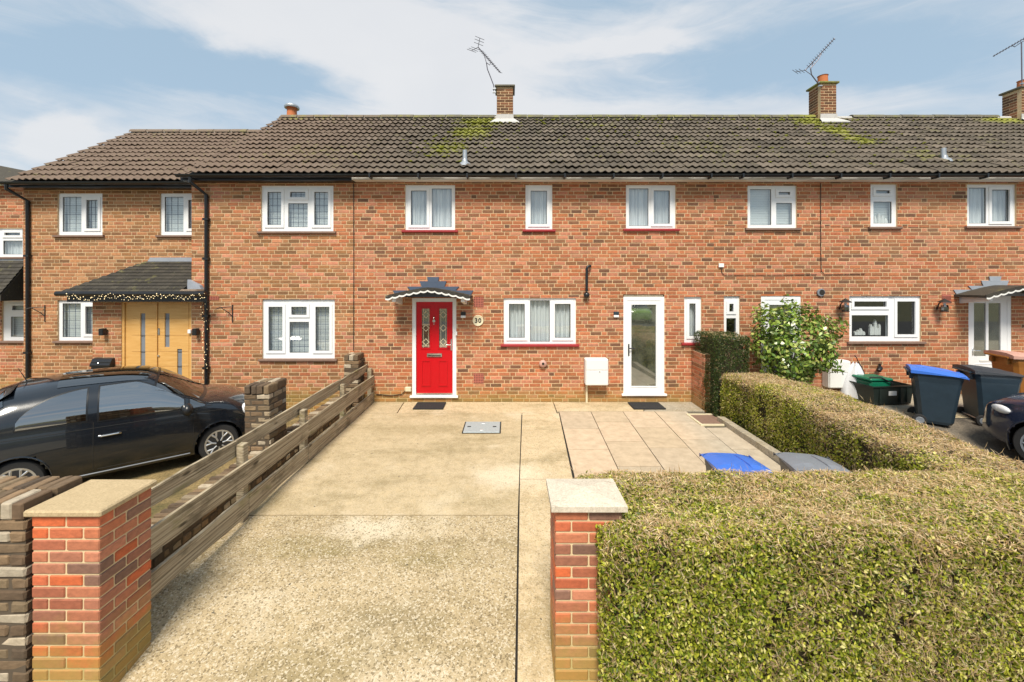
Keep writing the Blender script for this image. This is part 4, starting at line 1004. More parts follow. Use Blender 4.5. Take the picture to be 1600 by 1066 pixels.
# ------------------------------------------------------------------ things on the walls
def wall_thing(name, label, cat, px, py, yf=YF, s=77.0, group=None): return root(name, label, cat, (fx(px, s), yf - .008, fz(py, s)), group)
YB = YF - .0085
def aerial(label, base, mast, boom0, boom1, nel, side, half=.14, refl=True):
    r_ = root('tv_aerial', label, 'aerial', base, 'rooftop tv aerials')
    q = MB(); q.tube(mast, .014, 6); part('mast', q, M['aluminium'], r_, True)
    b0, b1 = Vector(boom0), Vector(boom1); q = MB(); q.tube([b0, b1], .013, 5); part('boom', q, M['aluminium'], r_)
    sv = Vector(side).normalized()
    for i in range(nel):
        p = b0.lerp(b1, .12 + .86 * i / (nel - 1)); h_ = half * (1 - .35 * i / nel); q = MB(); q.tube([p - sv * h_, p + sv * h_], .0065, 4); part('element', q, M['aluminium'], r_)
    if refl:
        dv = (b1 - b0).normalized(); up = dv.cross(sv).normalized(); q = MB()
        for k in (-1, 1):
            e = b0 + up * k * .20 - dv * .10; q.tube([b0, e], .008, 4)
            for t_ in (.35, .7, 1.0): p = b0.lerp(e, t_); q.tube([p - sv * .2, p + sv * .2], .007, 4)
        part('reflector', q, M['aluminium'], r_)
    m0 = Vector(mast[-1]); q = MB(); q.tube([m0, m0 + (b0.lerp(b1, .30) - m0) * .6 + Vector((0, 0, -.04)), b0.lerp(b1, .25)], .010, 5); q.tube([m0, m0.lerp(b0.lerp(b1, .62), .6) + Vector((0, 0, -.06)), b0.lerp(b1, .58)], .010, 5); part('boom_arm', q, M['aluminium'], r_)
    q = MB(); q.box(mast[0][0] - .03, mast[0][0] + .06, mast[0][1] - .02, mast[0][1] + .03, mast[0][2] - .02, mast[0][2] + .01); q.box(mast[0][0] - .03, mast[0][0] + .06, mast[0][1] - .02, mast[0][1] + .03, mast[0][2] + .08, mast[0][2] + .11); part('clamp', q, M['steel'], r_)
S1 = 57.0; Y1 = F / S1
pp = lambda px, py, y=Y1: (fx(px, F / y), y, fz(py, F / y))
aerial('tv aerial on the chimney above the red door, its boom sloping down to the right', pp(771.5, 142), [pp(771.5, 144), pp(771.5, 134), pp(767, 122), pp(761.5, 108), pp(760, 98)], pp(747, 74), pp(782, 114), 13, (.55, .80, .22))
aerial('tv aerial on the chimney with a clay pot, its boom rising to the right', pp(1279, 131), [pp(1281, 134), pp(1277, 129), pp(1268, 117), pp(1266.5, 107)], pp(1258, 110), pp(1304, 60), 14, (.8, .6, .04))
aerial('tv aerial on the mossy chimney cut off by the right edge', pp(1597, 133), [pp(1597, 136), pp(1596.5, 110), pp(1596, 66)], pp(1622, 48), pp(1552, 88), 14, (.75, .66, .1))

def plaque():
    x, z = fx(747), fz(501); r_ = root('house_number_sign', 'round cream number 30 plaque on the brick right of the red door', 'number sign', (x, YB, z - .1))
    q = MB(); q.lathe([(.108, 0), (.112, -.008), (.105, -.016), (.098, -.014), (.096, -.013)], (x, YB, z), 'y', 28); part('plaque', q, M['cream'], r_, True)
    cu = bpy.data.curves.new('numerals', 'FONT'); cu.body = '30'; cu.size = .125; cu.extrude = .002; cu.offset = .003; cu.align_x = 'CENTER'; cu.align_y = 'CENTER'; cu.space_character = 1.15
    t_ = bpy.data.objects.new('tmp', cu); COL.objects.link(t_); dg = bpy.context.evaluated_depsgraph_get(); me = bpy.data.meshes.new_from_object(t_.evaluated_get(dg)); bpy.data.objects.remove(t_)
    me.materials.clear(); me.materials.append(M['black_iron']); me.name = 'numerals'
    o = link('numerals', me, r_, (x, YB - .019, z)); o.rotation_euler = (R(90), 0, 0)
plaque()
def two_tone(name, label, cat, px, py, w_, h_, up='black_plastic', dn='sign_white'):
    x, z = fx(px), fz(py); r_ = root(name, label, cat, (x, YB, z - h_ / 2))
    q = MB(); q.bevbox(x - w_ / 2, x + w_ / 2, YB - .028, YB, z - .01, z + h_ / 2, .006); part('bell_top', q, M[up], r_)
    q = MB(); q.bevbox(x - w_ / 2, x + w_ / 2, YB - .03, YB, z - h_ / 2, z - .012, .006); part('bell_button', q, M[dn], r_)
two_tone('doorbell', 'small black and white doorbell on the brick right of the red door', 'doorbell', 724, 492, .10, .12)
two_tone('name_plate', 'small dark plate with white lower half on the brick left of the white glazed door', 'plate', 962.5, 491.5, .105, .115, 'bin_body')
def gas_box(label, px0, py0, px1, py1, pipe):
    x0, x1, z0, z1 = rect(px0, py0, px1, py1); r_ = root('meter_box', label, 'meter box', ((x0 + x1) / 2, YB, z0), 'white utility meter boxes')
    q = MB(); q.bevbox(x0, x1, YB - .20, YB, z0, z1, .02); part('box', q, M['meter_box'], r_)
    zm = z0 + (z1 - z0) * .58
    q = MB(); q.bevbox(x0 + .012, x1 - .012, YB - .212, YB - .195, z0 + .015, zm - .004, .008); q.bevbox(x0 + .012, x1 - .012, YB - .216, YB - .195, zm + .004, z1 - .012, .008); part('lid', q, M['meter_box'], r_)
    q = MB(); q.lathe([(.012, 0), (.012, -.008)], ((x0 + x1) / 2 + .05, YB - .212, zm - .03), 'y', 10); part('lock', q, M['bin_grey'], r_)
    if pipe: q = MB(); q.tube([(x0 + .05, YB - .05, z0), (x0 + .05, YB - .05, 0)], .022, 8); part('supply_pipe', q, M['cream'], r_, True)
gas_box('white meter box with a short pipe below it, left of the white glazed door', 912, 558, 947, 599, True)
gas_box('white meter box half hidden behind the leafy shrub', 1283, 561, 1316, 603, False)
x, z = fx(916), fz(440)
r_ = root('flue_pipe', 'black bent pipe fixed on the brickwork between the window and the white glazed door', 'pipe', (fx(915.5), YB, fz(462)))
q = MB(); q.tube([(fx(922), YB + .01, fz(416)), (fx(921), YB - .06, fz(416)), (fx(917), YB - .075, fz(417)), (fx(915.5), YB - .075, fz(421)), (fx(915.5), YB - .075, fz(455))], .027, 10); part('pipe', q, M['black_plastic'], r_, True)
q = MB(); q.ball((fx(915.5), YB - .065, fz(461)), .062, 14, 8); part('hopper', q, M['black_plastic'], r_, True)
r_ = wall_thing('flue_outlet', 'round grey mauve flue outlet low under the wide ground floor window', 'flue', 848, 574)
q = MB(); q.lathe([(.075, 0), (.075, -.05), (.055, -.075), (.03, -.085)], (fx(848), YB, fz(568)), 'y', 16); part('outlet', q, M['bin_pink'], r_, True)
q = MB(); q.lathe([(.026, 0), (.026, -.012)], (fx(848), YB - .083, fz(567)), 'y', 10); part('opening', q, M['dark_gap'], r_)
r_ = wall_thing('junction_box', 'small grey box low on the brick left of the red door with a cable', 'junction box', 638, 612)
q = MB(); q.bevbox(fx(634), fx(643), YB - .05, YB, fz(611), fz(604), .008); part('box', q, M['cream'], r_)
q = MB(); q.tube([(fx(635), YB - .02, fz(609)), (fx(628), YB - .012, fz(616)), (fx(612), YB - .012, fz(618)), (fx(588), YB - .012, fz(616))], .008, 5); part('cable', q, M['black_plastic'], r_)
q = MB(); q.bevbox(fx(711.6), fx(714.6), YB - .03, YB, fz(524), fz(518), .005); tag(part('door_sensor', q, M['sign_white']), 'tiny white sensor on the brick beside the red door frame', 'sensor')
r_ = wall_thing('wall_vent', 'round black vent hole in the brick right of the door behind the shrub', 'vent', 1281, 463)
q = MB(); q.lathe([(.075, 0), (.078, -.03), (.06, -.034)], (fx(1281), YB, fz(457)), 'y', 18); part('rim', q, M['bin_grey'], r_, True)
q = MB(); q.lathe([(.058, -.026), (.056, -.036)], (fx(1282), YB, fz(457)), 'y', 18); part('opening', q, M['dark_gap'], r_)
def cable(label, pts, rr=.0065):
    q = MB(); q.tube([(fx(px), YB - .012, fz(py)) for px, py in pts], rr, 6); tag(part('wall_cable', q, M['black_iron']), label, 'cable', 'cables clipped to the walls')
cable('long vertical black cable down the brick between the leaded windows and the red door house', [(553, 287), (553.3, 400), (553, 548)])
cable('vertical dark cable on the brick between the two right hand upper windows, turning right', [(1281, 287), (1281.5, 400), (1282, 424), (1287, 429), (1350, 428)])
cable('thin cable running level from a small white box along the right hand wall', [(1126, 416), (1127, 426), (1131, 430), (1200, 430), (1275, 429)], .006)
q = MB(); q.bevbox(fx(1122), fx(1130), YB - .03, YB, fz(418), fz(412), .006); tag(part('cable_box', q, M['sign_white']), 'small white cable box high on the brick above the tall hedge', 'cable box')
def bracket(label, px, py, s, yf, sg):
    r_ = root('hanging_bracket', label, 'bracket', (fx(px, s), yf - .008, fz(py, s) - .12), 'iron brackets for hanging baskets'); x, z = fx(px, s), fz(py, s); y = yf - .012
    q = MB(); q.tube([(x, y, z - .22), (x, y, z + .14)], .011, 6); q.tube([(x, y, z + .10), (x - sg * .16, y - .14, z + .09), (x - sg * .20, y - .2, z + .06)], .009, 6); q.tube([(x, y, z - .1), (x - sg * .06, y - .03, z - .02), (x - sg * .14, y - .12, z + .08)], .008, 6); part('bracket_arm', q, M['black_iron'], r_, True)
bracket('black iron bracket on the brick left of the ground floor window beside the oak doors', 71, 487, SE, YE, 1); bracket('black iron bracket on the brick between the downpipe and the big leaded window', 364, 487, 77, YF, 1)
def cube_lamp(label, px, py):
    x, z = fx(px), fz(py); r_ = root('wall_lamp', label, 'wall lamp', (x, YB, z - .07), 'small black lamps beside the oak doors')
    q = MB(); q.bevbox(x - .012, x + .075, YB - .12, YB - .02, z - .07, z + .07, .008); part('lamp_body', q, M['black_plastic'], r_)
    q = MB(); q.bevbox(x - .045, x + .0, YB - .02, YB, z - .05, z + .05, .005); q.box(x - .012, x + .01, YB - .05, YB - .015, z - .02, z + .02); part('mount', q, M['black_plastic'], r_)
cube_lamp('small black wall lamp left of the oak doors', 164, 518); cube_lamp('small black wall lamp between the oak doors and the downpipe', 308, 518)
def lantern(label, px, py):
    x, z = fx(px), fz(py); r_ = root('wall_lantern', label, 'wall lantern', (x, YB, z - .14), 'old lanterns either side of the right hand window')
    q = MB(); q.tube([(x, YB, z - .1), (x, YB - .04, z + .02), (x + .0, YB - .13, z + .1), (x - .01, YB - .18, z + .06)], .012, 6); q.lathe([(.105, .05), (.10, .065), (.03, .11), (.005, .13)], (x, YB - .15, z), 'z', 12); part('arm_and_hood', q, M['black_iron'], r_)
    q = MB(); q.lathe([(.05, -.12), (.062, -.10), (.062, -.04), (.05, .0)], (x + .01, YB - .14, z), 'z', 10); part('lamp_glass', q, M['glass_dark'], r_); q = MB(); q.lathe([(.02, -.1), (.022, .04)], (x + .01, YB - .14, z), 'z', 8); part('lamp_bulb', q, M['meter_box'], r_)
    q = MB(); q.lathe([(.064, -.135), (.066, -.115), (.05, -.11)], (x + .01, YB - .14, z), 'z', 10); part('base', q, M['black_iron'], r_)
lantern('old black lantern left of the right hand ground floor window', 1311, 476); lantern('old black lantern right of the right hand ground floor window, beside the red vent', 1463, 476)
r_ = wall_thing('letter_box', 'black wall mounted letter box left of the oak doors above the car roof', 'letter box', 164, 576)
x0, x1 = fx(150), fx(180); z0_, z1_ = fz(590), fz(559)
q = MB(); q.bevbox(x0, x1, YB - .10, YB, z0_, z1_ - .06, .01); part('box', q, M['black_plastic'], r_)
q = MB(); pr_ = [(YB, z1_), (YB - .06, z1_ - .01), (YB - .12, z1_ - .13), (YB - .115, z1_ - .16), (YB, z1_ - .16)]; t_ = MB(); t_.prism(pr_, x0 - .005, x1 + .005); q.v = [(y, x, z) for x, y, z in t_.v]; q.f = t_.f; q.r = t_.r; part('flap', q, M['black_plastic'], r_)
q = MB(); q.ball(((x0 + x1) / 2 - .04, YB - .105, z1_ - .09), .012); part('lock', q, M['chrome'], r_)
q = MB(); q.bevbox(fx(295), fx(300), YB - .03, YB - .0, fz(521), fz(515), .006); tag(part('entry_keypad', q, M['sign_white']), 'small white entry bell beside the right edge of the oak doors', 'bell')
# string lights along the porch eave and down the pipe
r_ = root('string_lights', 'string of warm fairy lights wound along the porch gutter and down the pipe', 'fairy lights', (fx(210, 79.5), py0 - .1, pz0 - .1))
pts = []
for i in range(120):
    t_ = i / 119; X = fx(112, 80) + (fx(326, 80) - fx(112, 80)) * t_
    pts.append((X, py0 - .115 + random.uniform(-.015, .012), pz0 - .045 - .045 * abs(math.sin(t_ * 9.5)) + random.uniform(-.05, .05)))
for i in range(30):
    t_ = i / 29; pts.append((fx(325) + random.uniform(-.06, .07), YF - .10, 2.15 - 1.55 * t_ + random.uniform(-.02, .02)))
q = MB(); q.tube(pts[::2], .005, 4, False); part('wire', q, M['black_plastic'], r_)
q = MB()
for p in pts: q.ball((p[0] + random.uniform(-.015, .015), p[1] - .012, p[2]), random.uniform(.004, .0085), 5, 4)
part('bulbs', q, M['bulb'], r_, kind='stuff')
# ornaments standing in the right hand window
def ornament(label, px, w_, h_, kind):
    x = fx(px); z = W15[2] + .115; y = YF + .14; q = MB()
    if kind == 'church':
        q.box(x - w_ / 2, x + w_ / 2, y, y + .04, z, z + h_ * .42); q.prism([(x - w_ * .3, z + h_ * .42), (x + w_ * .3, z + h_ * .42), (x, z + h_ * .62)], y + .001, y + .04); q.box(x - w_ * .12, x + w_ * .12, y - .01, y + .03, z, z + h_ * .7); q.prism([(x - w_ * .14, z + h_ * .7), (x + w_ * .14, z + h_ * .7), (x, z + h_)], y - .012, y + .032)
        for sg in (-1, 1): q.box(x + sg * w_ * .40 - .02, x + sg * w_ * .40 + .02, y - .006, y + .034, z, z + h_ * .55); q.prism([(x + sg * w_ * .4 - .024, z + h_ * .55), (x + sg * w_ * .4 + .024, z + h_ * .55), (x + sg * w_ * .4, z + h_ * .72)], y - .008, y + .036)
    else:
        n_ = 4
        for k in range(n_):
            a = x - w_ / 2 + w_ * k / n_; hh = h_ * (.55 + .45 * ((k * 7) % 3) / 2); q.box(a, a + w_ / n_ * .92, y, y + .04, z, z + hh * .7); q.prism([(a, z + hh * .7), (a + w_ / n_ * .92, z + hh * .7), (a + w_ / n_ * .46, z + hh)], y, y + .04)
    tag(part('window_ornament', q, M['paint_white']), label, 'ornament', 'white ornaments in the window')
ornament('tall white church shaped ornament inside the right hand ground floor window', 1377, .22, .32, 'church'); ornament('low white village ornament inside the right hand ground floor window, left of the church', 1353, .22, .14, 'row')
q = MB(); z = W11[2] + .07
for dx_, hh in ((-.1, .16), (-.02, .22), (.05, .18), (.12, .12)): q.lathe([(.035, 0), (.04, .03), (.03, hh * .7), (.018, hh)], (fx(1381) + dx_, YF + .096, z), 'z', 10)
tag(part('bottle_cluster', q, M['paint_white'], smooth=True), 'white bottles standing inside the narrow upper window on the right', 'bottles')

# ------------------------------------------------------------------ ground items
def doormat(label, px, py0_, py1_, w_):
    s0 = (py0_ - HY) / ZC; x = fx(px, s0 * 1.02); r_y = F * ZC / (py0_ - HY)
    q = MB(); q.bevbox(x - w_ / 2, x + w_ / 2, 7.93, 8.36, .004, .022, .006); m_ = part('doormat', q, M['rubber_mat']); tag(m_, label, 'doormat', 'black doormats')
doormat('black doormat on the concrete in front of the red door', 675, 626, 636, .58); doormat('black doormat in front of the white glazed door', 1003, 625, 633, .62)
r_ = root('manhole_cover', 'galvanised steel manhole cover set in the concrete in front of the red door', 'manhole cover', (-.48, 7.23, 0))
q = MB(); q.plate(0, 1, 0, 1, [], 0, 1)
x0, x1, y0, y1 = fx(728.5, 89.6), fx(781.5, 89.6), 6.74, 7.25
q = MB(); q.box(x0 - .02, x1 + .02, y0 - .02, y1 + .02, -.03, zg(7) + .006); part('frame', q, M['dark_gap'], r_)
q = MB(); q.bevbox(x0, x1, y0, y1, -.02, zg(7) + .014, .004); part('lid', q, M['manhole'], r_)
for (a, b_) in ((.13, .5), (.85, .5), (.5, .2), (.52, .82)):
    q = MB(); q.bevbox(x0 + (x1 - x0) * a - .03, x0 + (x1 - x0) * a + .03, y0 + (y1 - y0) * b_ - .018, y0 + (y1 - y0) * b_ + .018, zg(7) + .012, zg(7) + .02, .003); part('keyhole', q, M['dark_gap'] if b_ == .5 else M['steel'], r_)
r_ = root('drain_cover', 'brown sunken drain cover with a yellow edge beside the tall hedge', 'drain cover', (3.5, 7.35, 0))
q = MB(); q.plate(3.26, 3.80, 7.06, 7.66, [(3.30, 3.76, 7.10, 7.62)], 0, 1); f2 = MB(); f2.v = [(x, z, .012 - y * .03) for x, y, z in q.v]; f2.f = q.f; f2.r = q.r; part('edging', f2, M['cream'], r_)
q = MB(); q.box(3.30, 3.76, 7.10, 7.62, -.05, -.002); part('cover', q, M['sill_tile'], r_)

# ------------------------------------------------------------------ gate piers and low walls
def pier(name, label, x0, x1, y0, y1, z0, z1, mk, mortar, cap=None, rot=0.0, jit=.0, group=None, cat='pillar', coping=False, thin=False):
    cx, cy = (x0 + x1) / 2, (y0 + y1) / 2
    r_ = root(name, label, cat, (cx, cy, z0), group); WL[r_.name] = Vector((cx, cy, z0))
    q = MB(); q.box(x0 + .007, x1 - .007, y0 + .007, y1 - .007, z0, z1 - .004); part('mortar_core', q, M[mortar], r_)
    W, D = x1 - x0, y1 - y0; meshes = {}
    def bk(a, b_, c, d_, z, h=.065):
        key = (round(b_ - a, 3), round(d_ - c, 3), h, random.randint(0, 2) if jit else 0)
        if key not in meshes:
            t_ = MB(); t_.bevbox(-(b_ - a) / 2, (b_ - a) / 2, -(d_ - c) / 2, (d_ - c) / 2, -h / 2, h / 2, .006 if not jit else .010)
            if jit: t_.v = [tuple(co + random.uniform(-jit, jit) * .5 for co in p) for p in t_.v]
            meshes[key] = t_.mesh('brick', M[mk])
        o = link('brick', meshes[key], r_, ((a + b_) / 2 + random.uniform(-1, 1) * (jit * .6 + .001), (c + d_) / 2 + random.uniform(-1, 1) * (jit * .6 + .001), z))
        if jit: o.rotation_euler = (0, 0, random.uniform(-.03, .03))
    def cuts(L, kind):
        n_ = max(1, int(round((L + .01) / .225))); w_ = (L + .01) / n_
        if kind: return [i * w_ for i in range(n_ + 1)]
        return [0] + [w_ * (i + .5) for i in range(n_)] + [L + .01]
    n_ = int(round((z1 - z0) / .075))
    for k in range(n_):
        z = z1 - (k + .5) * .075; B = .1025
        cx_ = cuts(W, k % 2 == 0); deep = k % 2 == 1 and .25 < D < .5 and W < .5
        if deep:
            hx = [(cx_[0], cx_[1] - .01), (cx_[-2], W)]
            for a, b_ in hx:
                bk(x0 + a, x0 + b_, y0, y0 + D / 2 - .005, z); bk(x0 + a, x0 + b_, y0 + D / 2 + .005, y1, z)
            for a, b_ in zip(cx_[1:-2], cx_[2:-1]): bk(x0 + a, x0 + b_ - .01, y0, y0 + B, z); bk(x0 + a, x0 + b_ - .01, y1 - B, y1, z)
            continue
        for a, b_ in zip(cx_[:-1], cx_[1:]):
            bk(x0 + a, x0 + b_ - .01, y0, y0 + B, z)
            if D > .25: bk(x0 + a, x0 + b_ - .01, y1 - B, y1, z)
        if D > .25:
            inner = D - 2 * B - .02; m_ = max(1, int(round((inner + .01) / (.225 if k % 2 == 0 else .1125)))) if inner > .03 else 0
            for i in range(m_):
                a = y0 + B + .01 + (inner + .01) * i / m_; b_ = y0 + B + .01 + (inner + .01) * (i + 1) / m_ - .01
                bk(x1 - B, x1, a, b_, z); bk(x0, x0 + B, a, b_, z)
    if coping and D > 1.5 * W:
        m_ = int(D / .08)
        for i in range(m_):
            for a, b_ in ((x0, x0 + W / 2 - .006), (x0 + W / 2 + .006, x1)): bk(a, b_, y0 + D * i / m_ + .008, y0 + D * (i + 1) / m_ - .008, z1 + .045 + random.uniform(-.012, .012), .10)
    elif coping:
        m_ = max(2, int(W / .075))
        for i in range(m_):
            a = x0 + W * i / m_
            for c, d_ in ((y0 - .012, y0 + D / 2 - .005), (y0 + D / 2 + .005, y1 + .012)):
                bk(a + .004, a + W / m_ - .004, c, d_, z1 + .055, .11)
    if cap == 'flat':
        t_ = MB(); t_.bevbox(x0 - .035, x1 + .028, y0 - .022, y1 + .022, z1, z1 + .042, .010); part('cap_stone', t_, M['cap_tan'], r_)
    if cap == 'point':
        t_ = MB(); a, b_, c, d_ = x0 - .028, x1 + .028, y0 - .03, y1 + .03; zt = z1 + .035; cx2, cy2 = (a + b_) / 2, (c + d_) / 2
        t_.add([(a, c, z1), (b_, c, z1), (b_, d_, z1), (a, d_, z1), (a, c, zt), (b_, c, zt), (b_, d_, zt), (a, d_, zt), (cx2, cy2, zt + .035)],
               [(0, 3, 2, 1), (0, 1, 5, 4), (1, 2, 6, 5), (2, 3, 7, 6), (3, 0, 4, 7), (4, 5, 8), (5, 6, 8), (6, 7, 8), (7, 4, 8)]); part('cap_stone', t_, M['cap_pale'], r_)
    r_.rotation_euler = (0, 0, R(rot)); return r_
pier('gate_pillar', 'red brick gate pillar with a flat tan cap stone at the left of the drive', -3.03, -2.60, 2.64, 3.03, -.40, .945, 'brick_pillar', 'mortar_pillar', 'flat', group='gate pillars of the drive')
pier('gate_pillar', 'red brick gate pillar with a pale pyramid cap at the end of the front hedge', .305, .745, 2.73, 3.06, -.40, .935, 'brick_pillar', 'mortar_pillar', 'point', group='gate pillars of the drive')
pier('garden_pier', 'rough grey brown brick pier at the lower left corner beside the capped pillar', -3.95, -3.09, 2.66, 3.02, -.45, .91, 'brick_old', 'mortar_old', jit=.008, coping=True, group='weathered stock brick piers', cat='brick pier')
pier('garden_pier', 'rough weathered brick pier in front of the black car bonnet', -3.45, -3.12, 5.42, 5.85, -.3, .97, 'brick_old', 'mortar_old', jit=.010, group='weathered stock brick piers', cat='brick pier', coping=True)
pier('garden_pier', 'rough weathered brick pier against the house wall at the far end of the fence', -3.21, -2.93, 8.10, 8.42, -.2, .90, 'brick_old', 'mortar_old', jit=.010, group='weathered stock brick piers', cat='brick pier', coping=True)
pier('boundary_wall', 'low weathered brick wall running along behind the wooden fence', -3.36, -3.04, 3.10, 8.05, -.45, .13, 'brick_old', 'mortar_old', jit=.010, cat='garden wall', coping=True)
pier('boundary_pier', 'short orange brick pier against the house beside the tall hedge', 3.70, 3.92, 7.88, 8.42, -.05, 1.06, 'brick_orange', 'mortar', cat='brick pier')

# ------------------------------------------------------------------ fence
fn = root('wooden_fence', 'weathered timber fence of three rough boards on posts along the left of the drive', 'fence', (-2.78, 5.7, 0))
FXC = -2.785
ypost = [4.36, 5.66, 7.0, 8.36]
for i, y in enumerate(ypost):
    q = MB(); q.bevbox(FXC - .045, FXC + .03, y - .045, y + .045, -.12 + zg(y), .72 + random.uniform(-.03, .03), .006)
    part('post', q, M['wood'], fn)
for row, (z0_, z1_, xo) in enumerate(((.0, .20, .045), (.335, .545, .045), (.62, .775, -.075))):
    ends = [3.03, 4.36, 5.66, 7.0, 8.42] if row != 1 else [3.03, 5.66, 8.42]
    if row == 2: ends = [3.03, 4.36, 7.0, 8.42]
    for a, b_ in zip(ends[:-1], ends[1:]):
        dz0, dz1 = random.uniform(-.015, .015), random.uniform(-.015, .015)
        n_ = 8; q = MB(); th = .028
        ring = []
        ph = random.uniform(0, 6)
        for k in range(n_ + 1):
            t_ = k / n_; y = a + .004 + (b_ - a - .008) * t_; dz = dz0 + (dz1 - dz0) * t_; wv = .008 * math.sin(ph + 5 * t_) + random.uniform(-.003, .003); bow = .006 * math.sin(ph + 4 * t_)
            ring += [(FXC + xo - th / 2 + bow, y, z0_ + dz - wv), (FXC + xo + th / 2 + bow, y, z0_ + dz - wv), (FXC + xo + th / 2 + bow, y, z1_ + dz + wv), (FXC + xo - th / 2 + bow, y, z1_ + dz + wv)]
        fs = [(4 * k + j, 4 * k + (j + 1) % 4, 4 * k + 4 + (j + 1) % 4, 4 * k + 4 + j) for k in range(n_) for j in range(4)] + [(0, 3, 2, 1), (4 * n_, 4 * n_ + 1, 4 * n_ + 2, 4 * n_ + 3)]
        q.add(ring, fs); part('board', q, M['wood'], fn)

# ------------------------------------------------------------------ plants
def leaf_cards(name, P, Nrm, ln, wd, col, m, parent, kind='stuff', spread=.55, up=0.0, four=True):
    n_ = len(P)
    d1 = Nrm + rng.normal(0, spread, (n_, 3)); d1 /= np.linalg.norm(d1, axis=1)[:, None]
    t_ = rng.normal(0, 1, (n_, 3)); t_[:, 2] += up; t_ -= d1 * np.sum(t_ * d1, 1)[:, None]; t_ /= np.linalg.norm(t_, axis=1)[:, None]
    b_ = np.cross(d1, t_); L = (ln * rng.uniform(.6, 1.3, n_))[:, None]; Wd = (wd * rng.uniform(.6, 1.3, n_))[:, None]
    cup = d1 * L * .12
    V = np.stack([P - t_ * L * .5, P + b_ * Wd * .5 + cup, P + t_ * L * .5, P - b_ * Wd * .5 + cup], 1).reshape(-1, 3)
    me = bpy.data.meshes.new(name); O = WL[parent.name]; V = V - np.array(O)
    me.vertices.add(4 * n_); me.vertices.foreach_set('co', V.astype(np.float32).ravel())
    me.loops.add(4 * n_); me.loops.foreach_set('vertex_index', np.arange(4 * n_, dtype=np.int32))
    me.polygons.add(n_); me.polygons.foreach_set('loop_start', np.arange(0, 4 * n_, 4, dtype=np.int32)); me.polygons.foreach_set('loop_total', np.full(n_, 4, dtype=np.int32))
    me.update(calc_edges=True)
    a = me.attributes.new('col', 'FLOAT_COLOR', 'FACE'); c4 = np.ones((n_, 4), np.float32); c4[:, :3] = col; a.data.foreach_set('color', c4.ravel())
    me.materials.append(m); o = link(name, me, parent, O); o['kind'] = kind; return o
def pnoise(P, f, seed):
    r_ = np.random.default_rng(seed); out = np.zeros(len(P))
    for k in range(6):
        d_ = r_.normal(0, 1, 3); d_ /= np.linalg.norm(d_); out += np.sin(P @ d_ * f * (1 + .5 * k) + r_.uniform(0, 6.28)) / (1 + .35 * k)
    return out / 2.2
def lump(P): return .026 * pnoise(P, 4.0, 3) + .018 * pnoise(P, 11.0, 5)
GREEN = np.array([(.07, .115, .012), (.17, .23, .02), (.30, .35, .03), (.47, .49, .05), (.66, .63, .10), (.78, .72, .26), (.24, .30, .025), (.40, .43, .035)])
TWIG = np.array([(.74, .55, .31), (.62, .43, .22), (.80, .64, .40), (.50, .34, .17), (.80, .65, .44), (.66, .47, .26)])
DKG = np.array([(.022, .045, .010), (.035, .06, .012), (.05, .08, .018), (.07, .09, .02), (.028, .05, .02)])
def face_pts(lo, hi, ax, side, dens):
    o = [i for i in range(3) if i != ax]; A = (hi[o[0]] - lo[o[0]]) * (hi[o[1]] - lo[o[1]]); n_ = int(A * dens)
    P = np.zeros((n_, 3)); P[:, o[0]] = rng.uniform(lo[o[0]], hi[o[0]], n_); P[:, o[1]] = rng.uniform(lo[o[1]], hi[o[1]], n_); P[:, ax] = hi[ax] if side > 0 else lo[ax]
    N_ = np.zeros((n_, 3)); N_[:, ax] = side; return P, N_
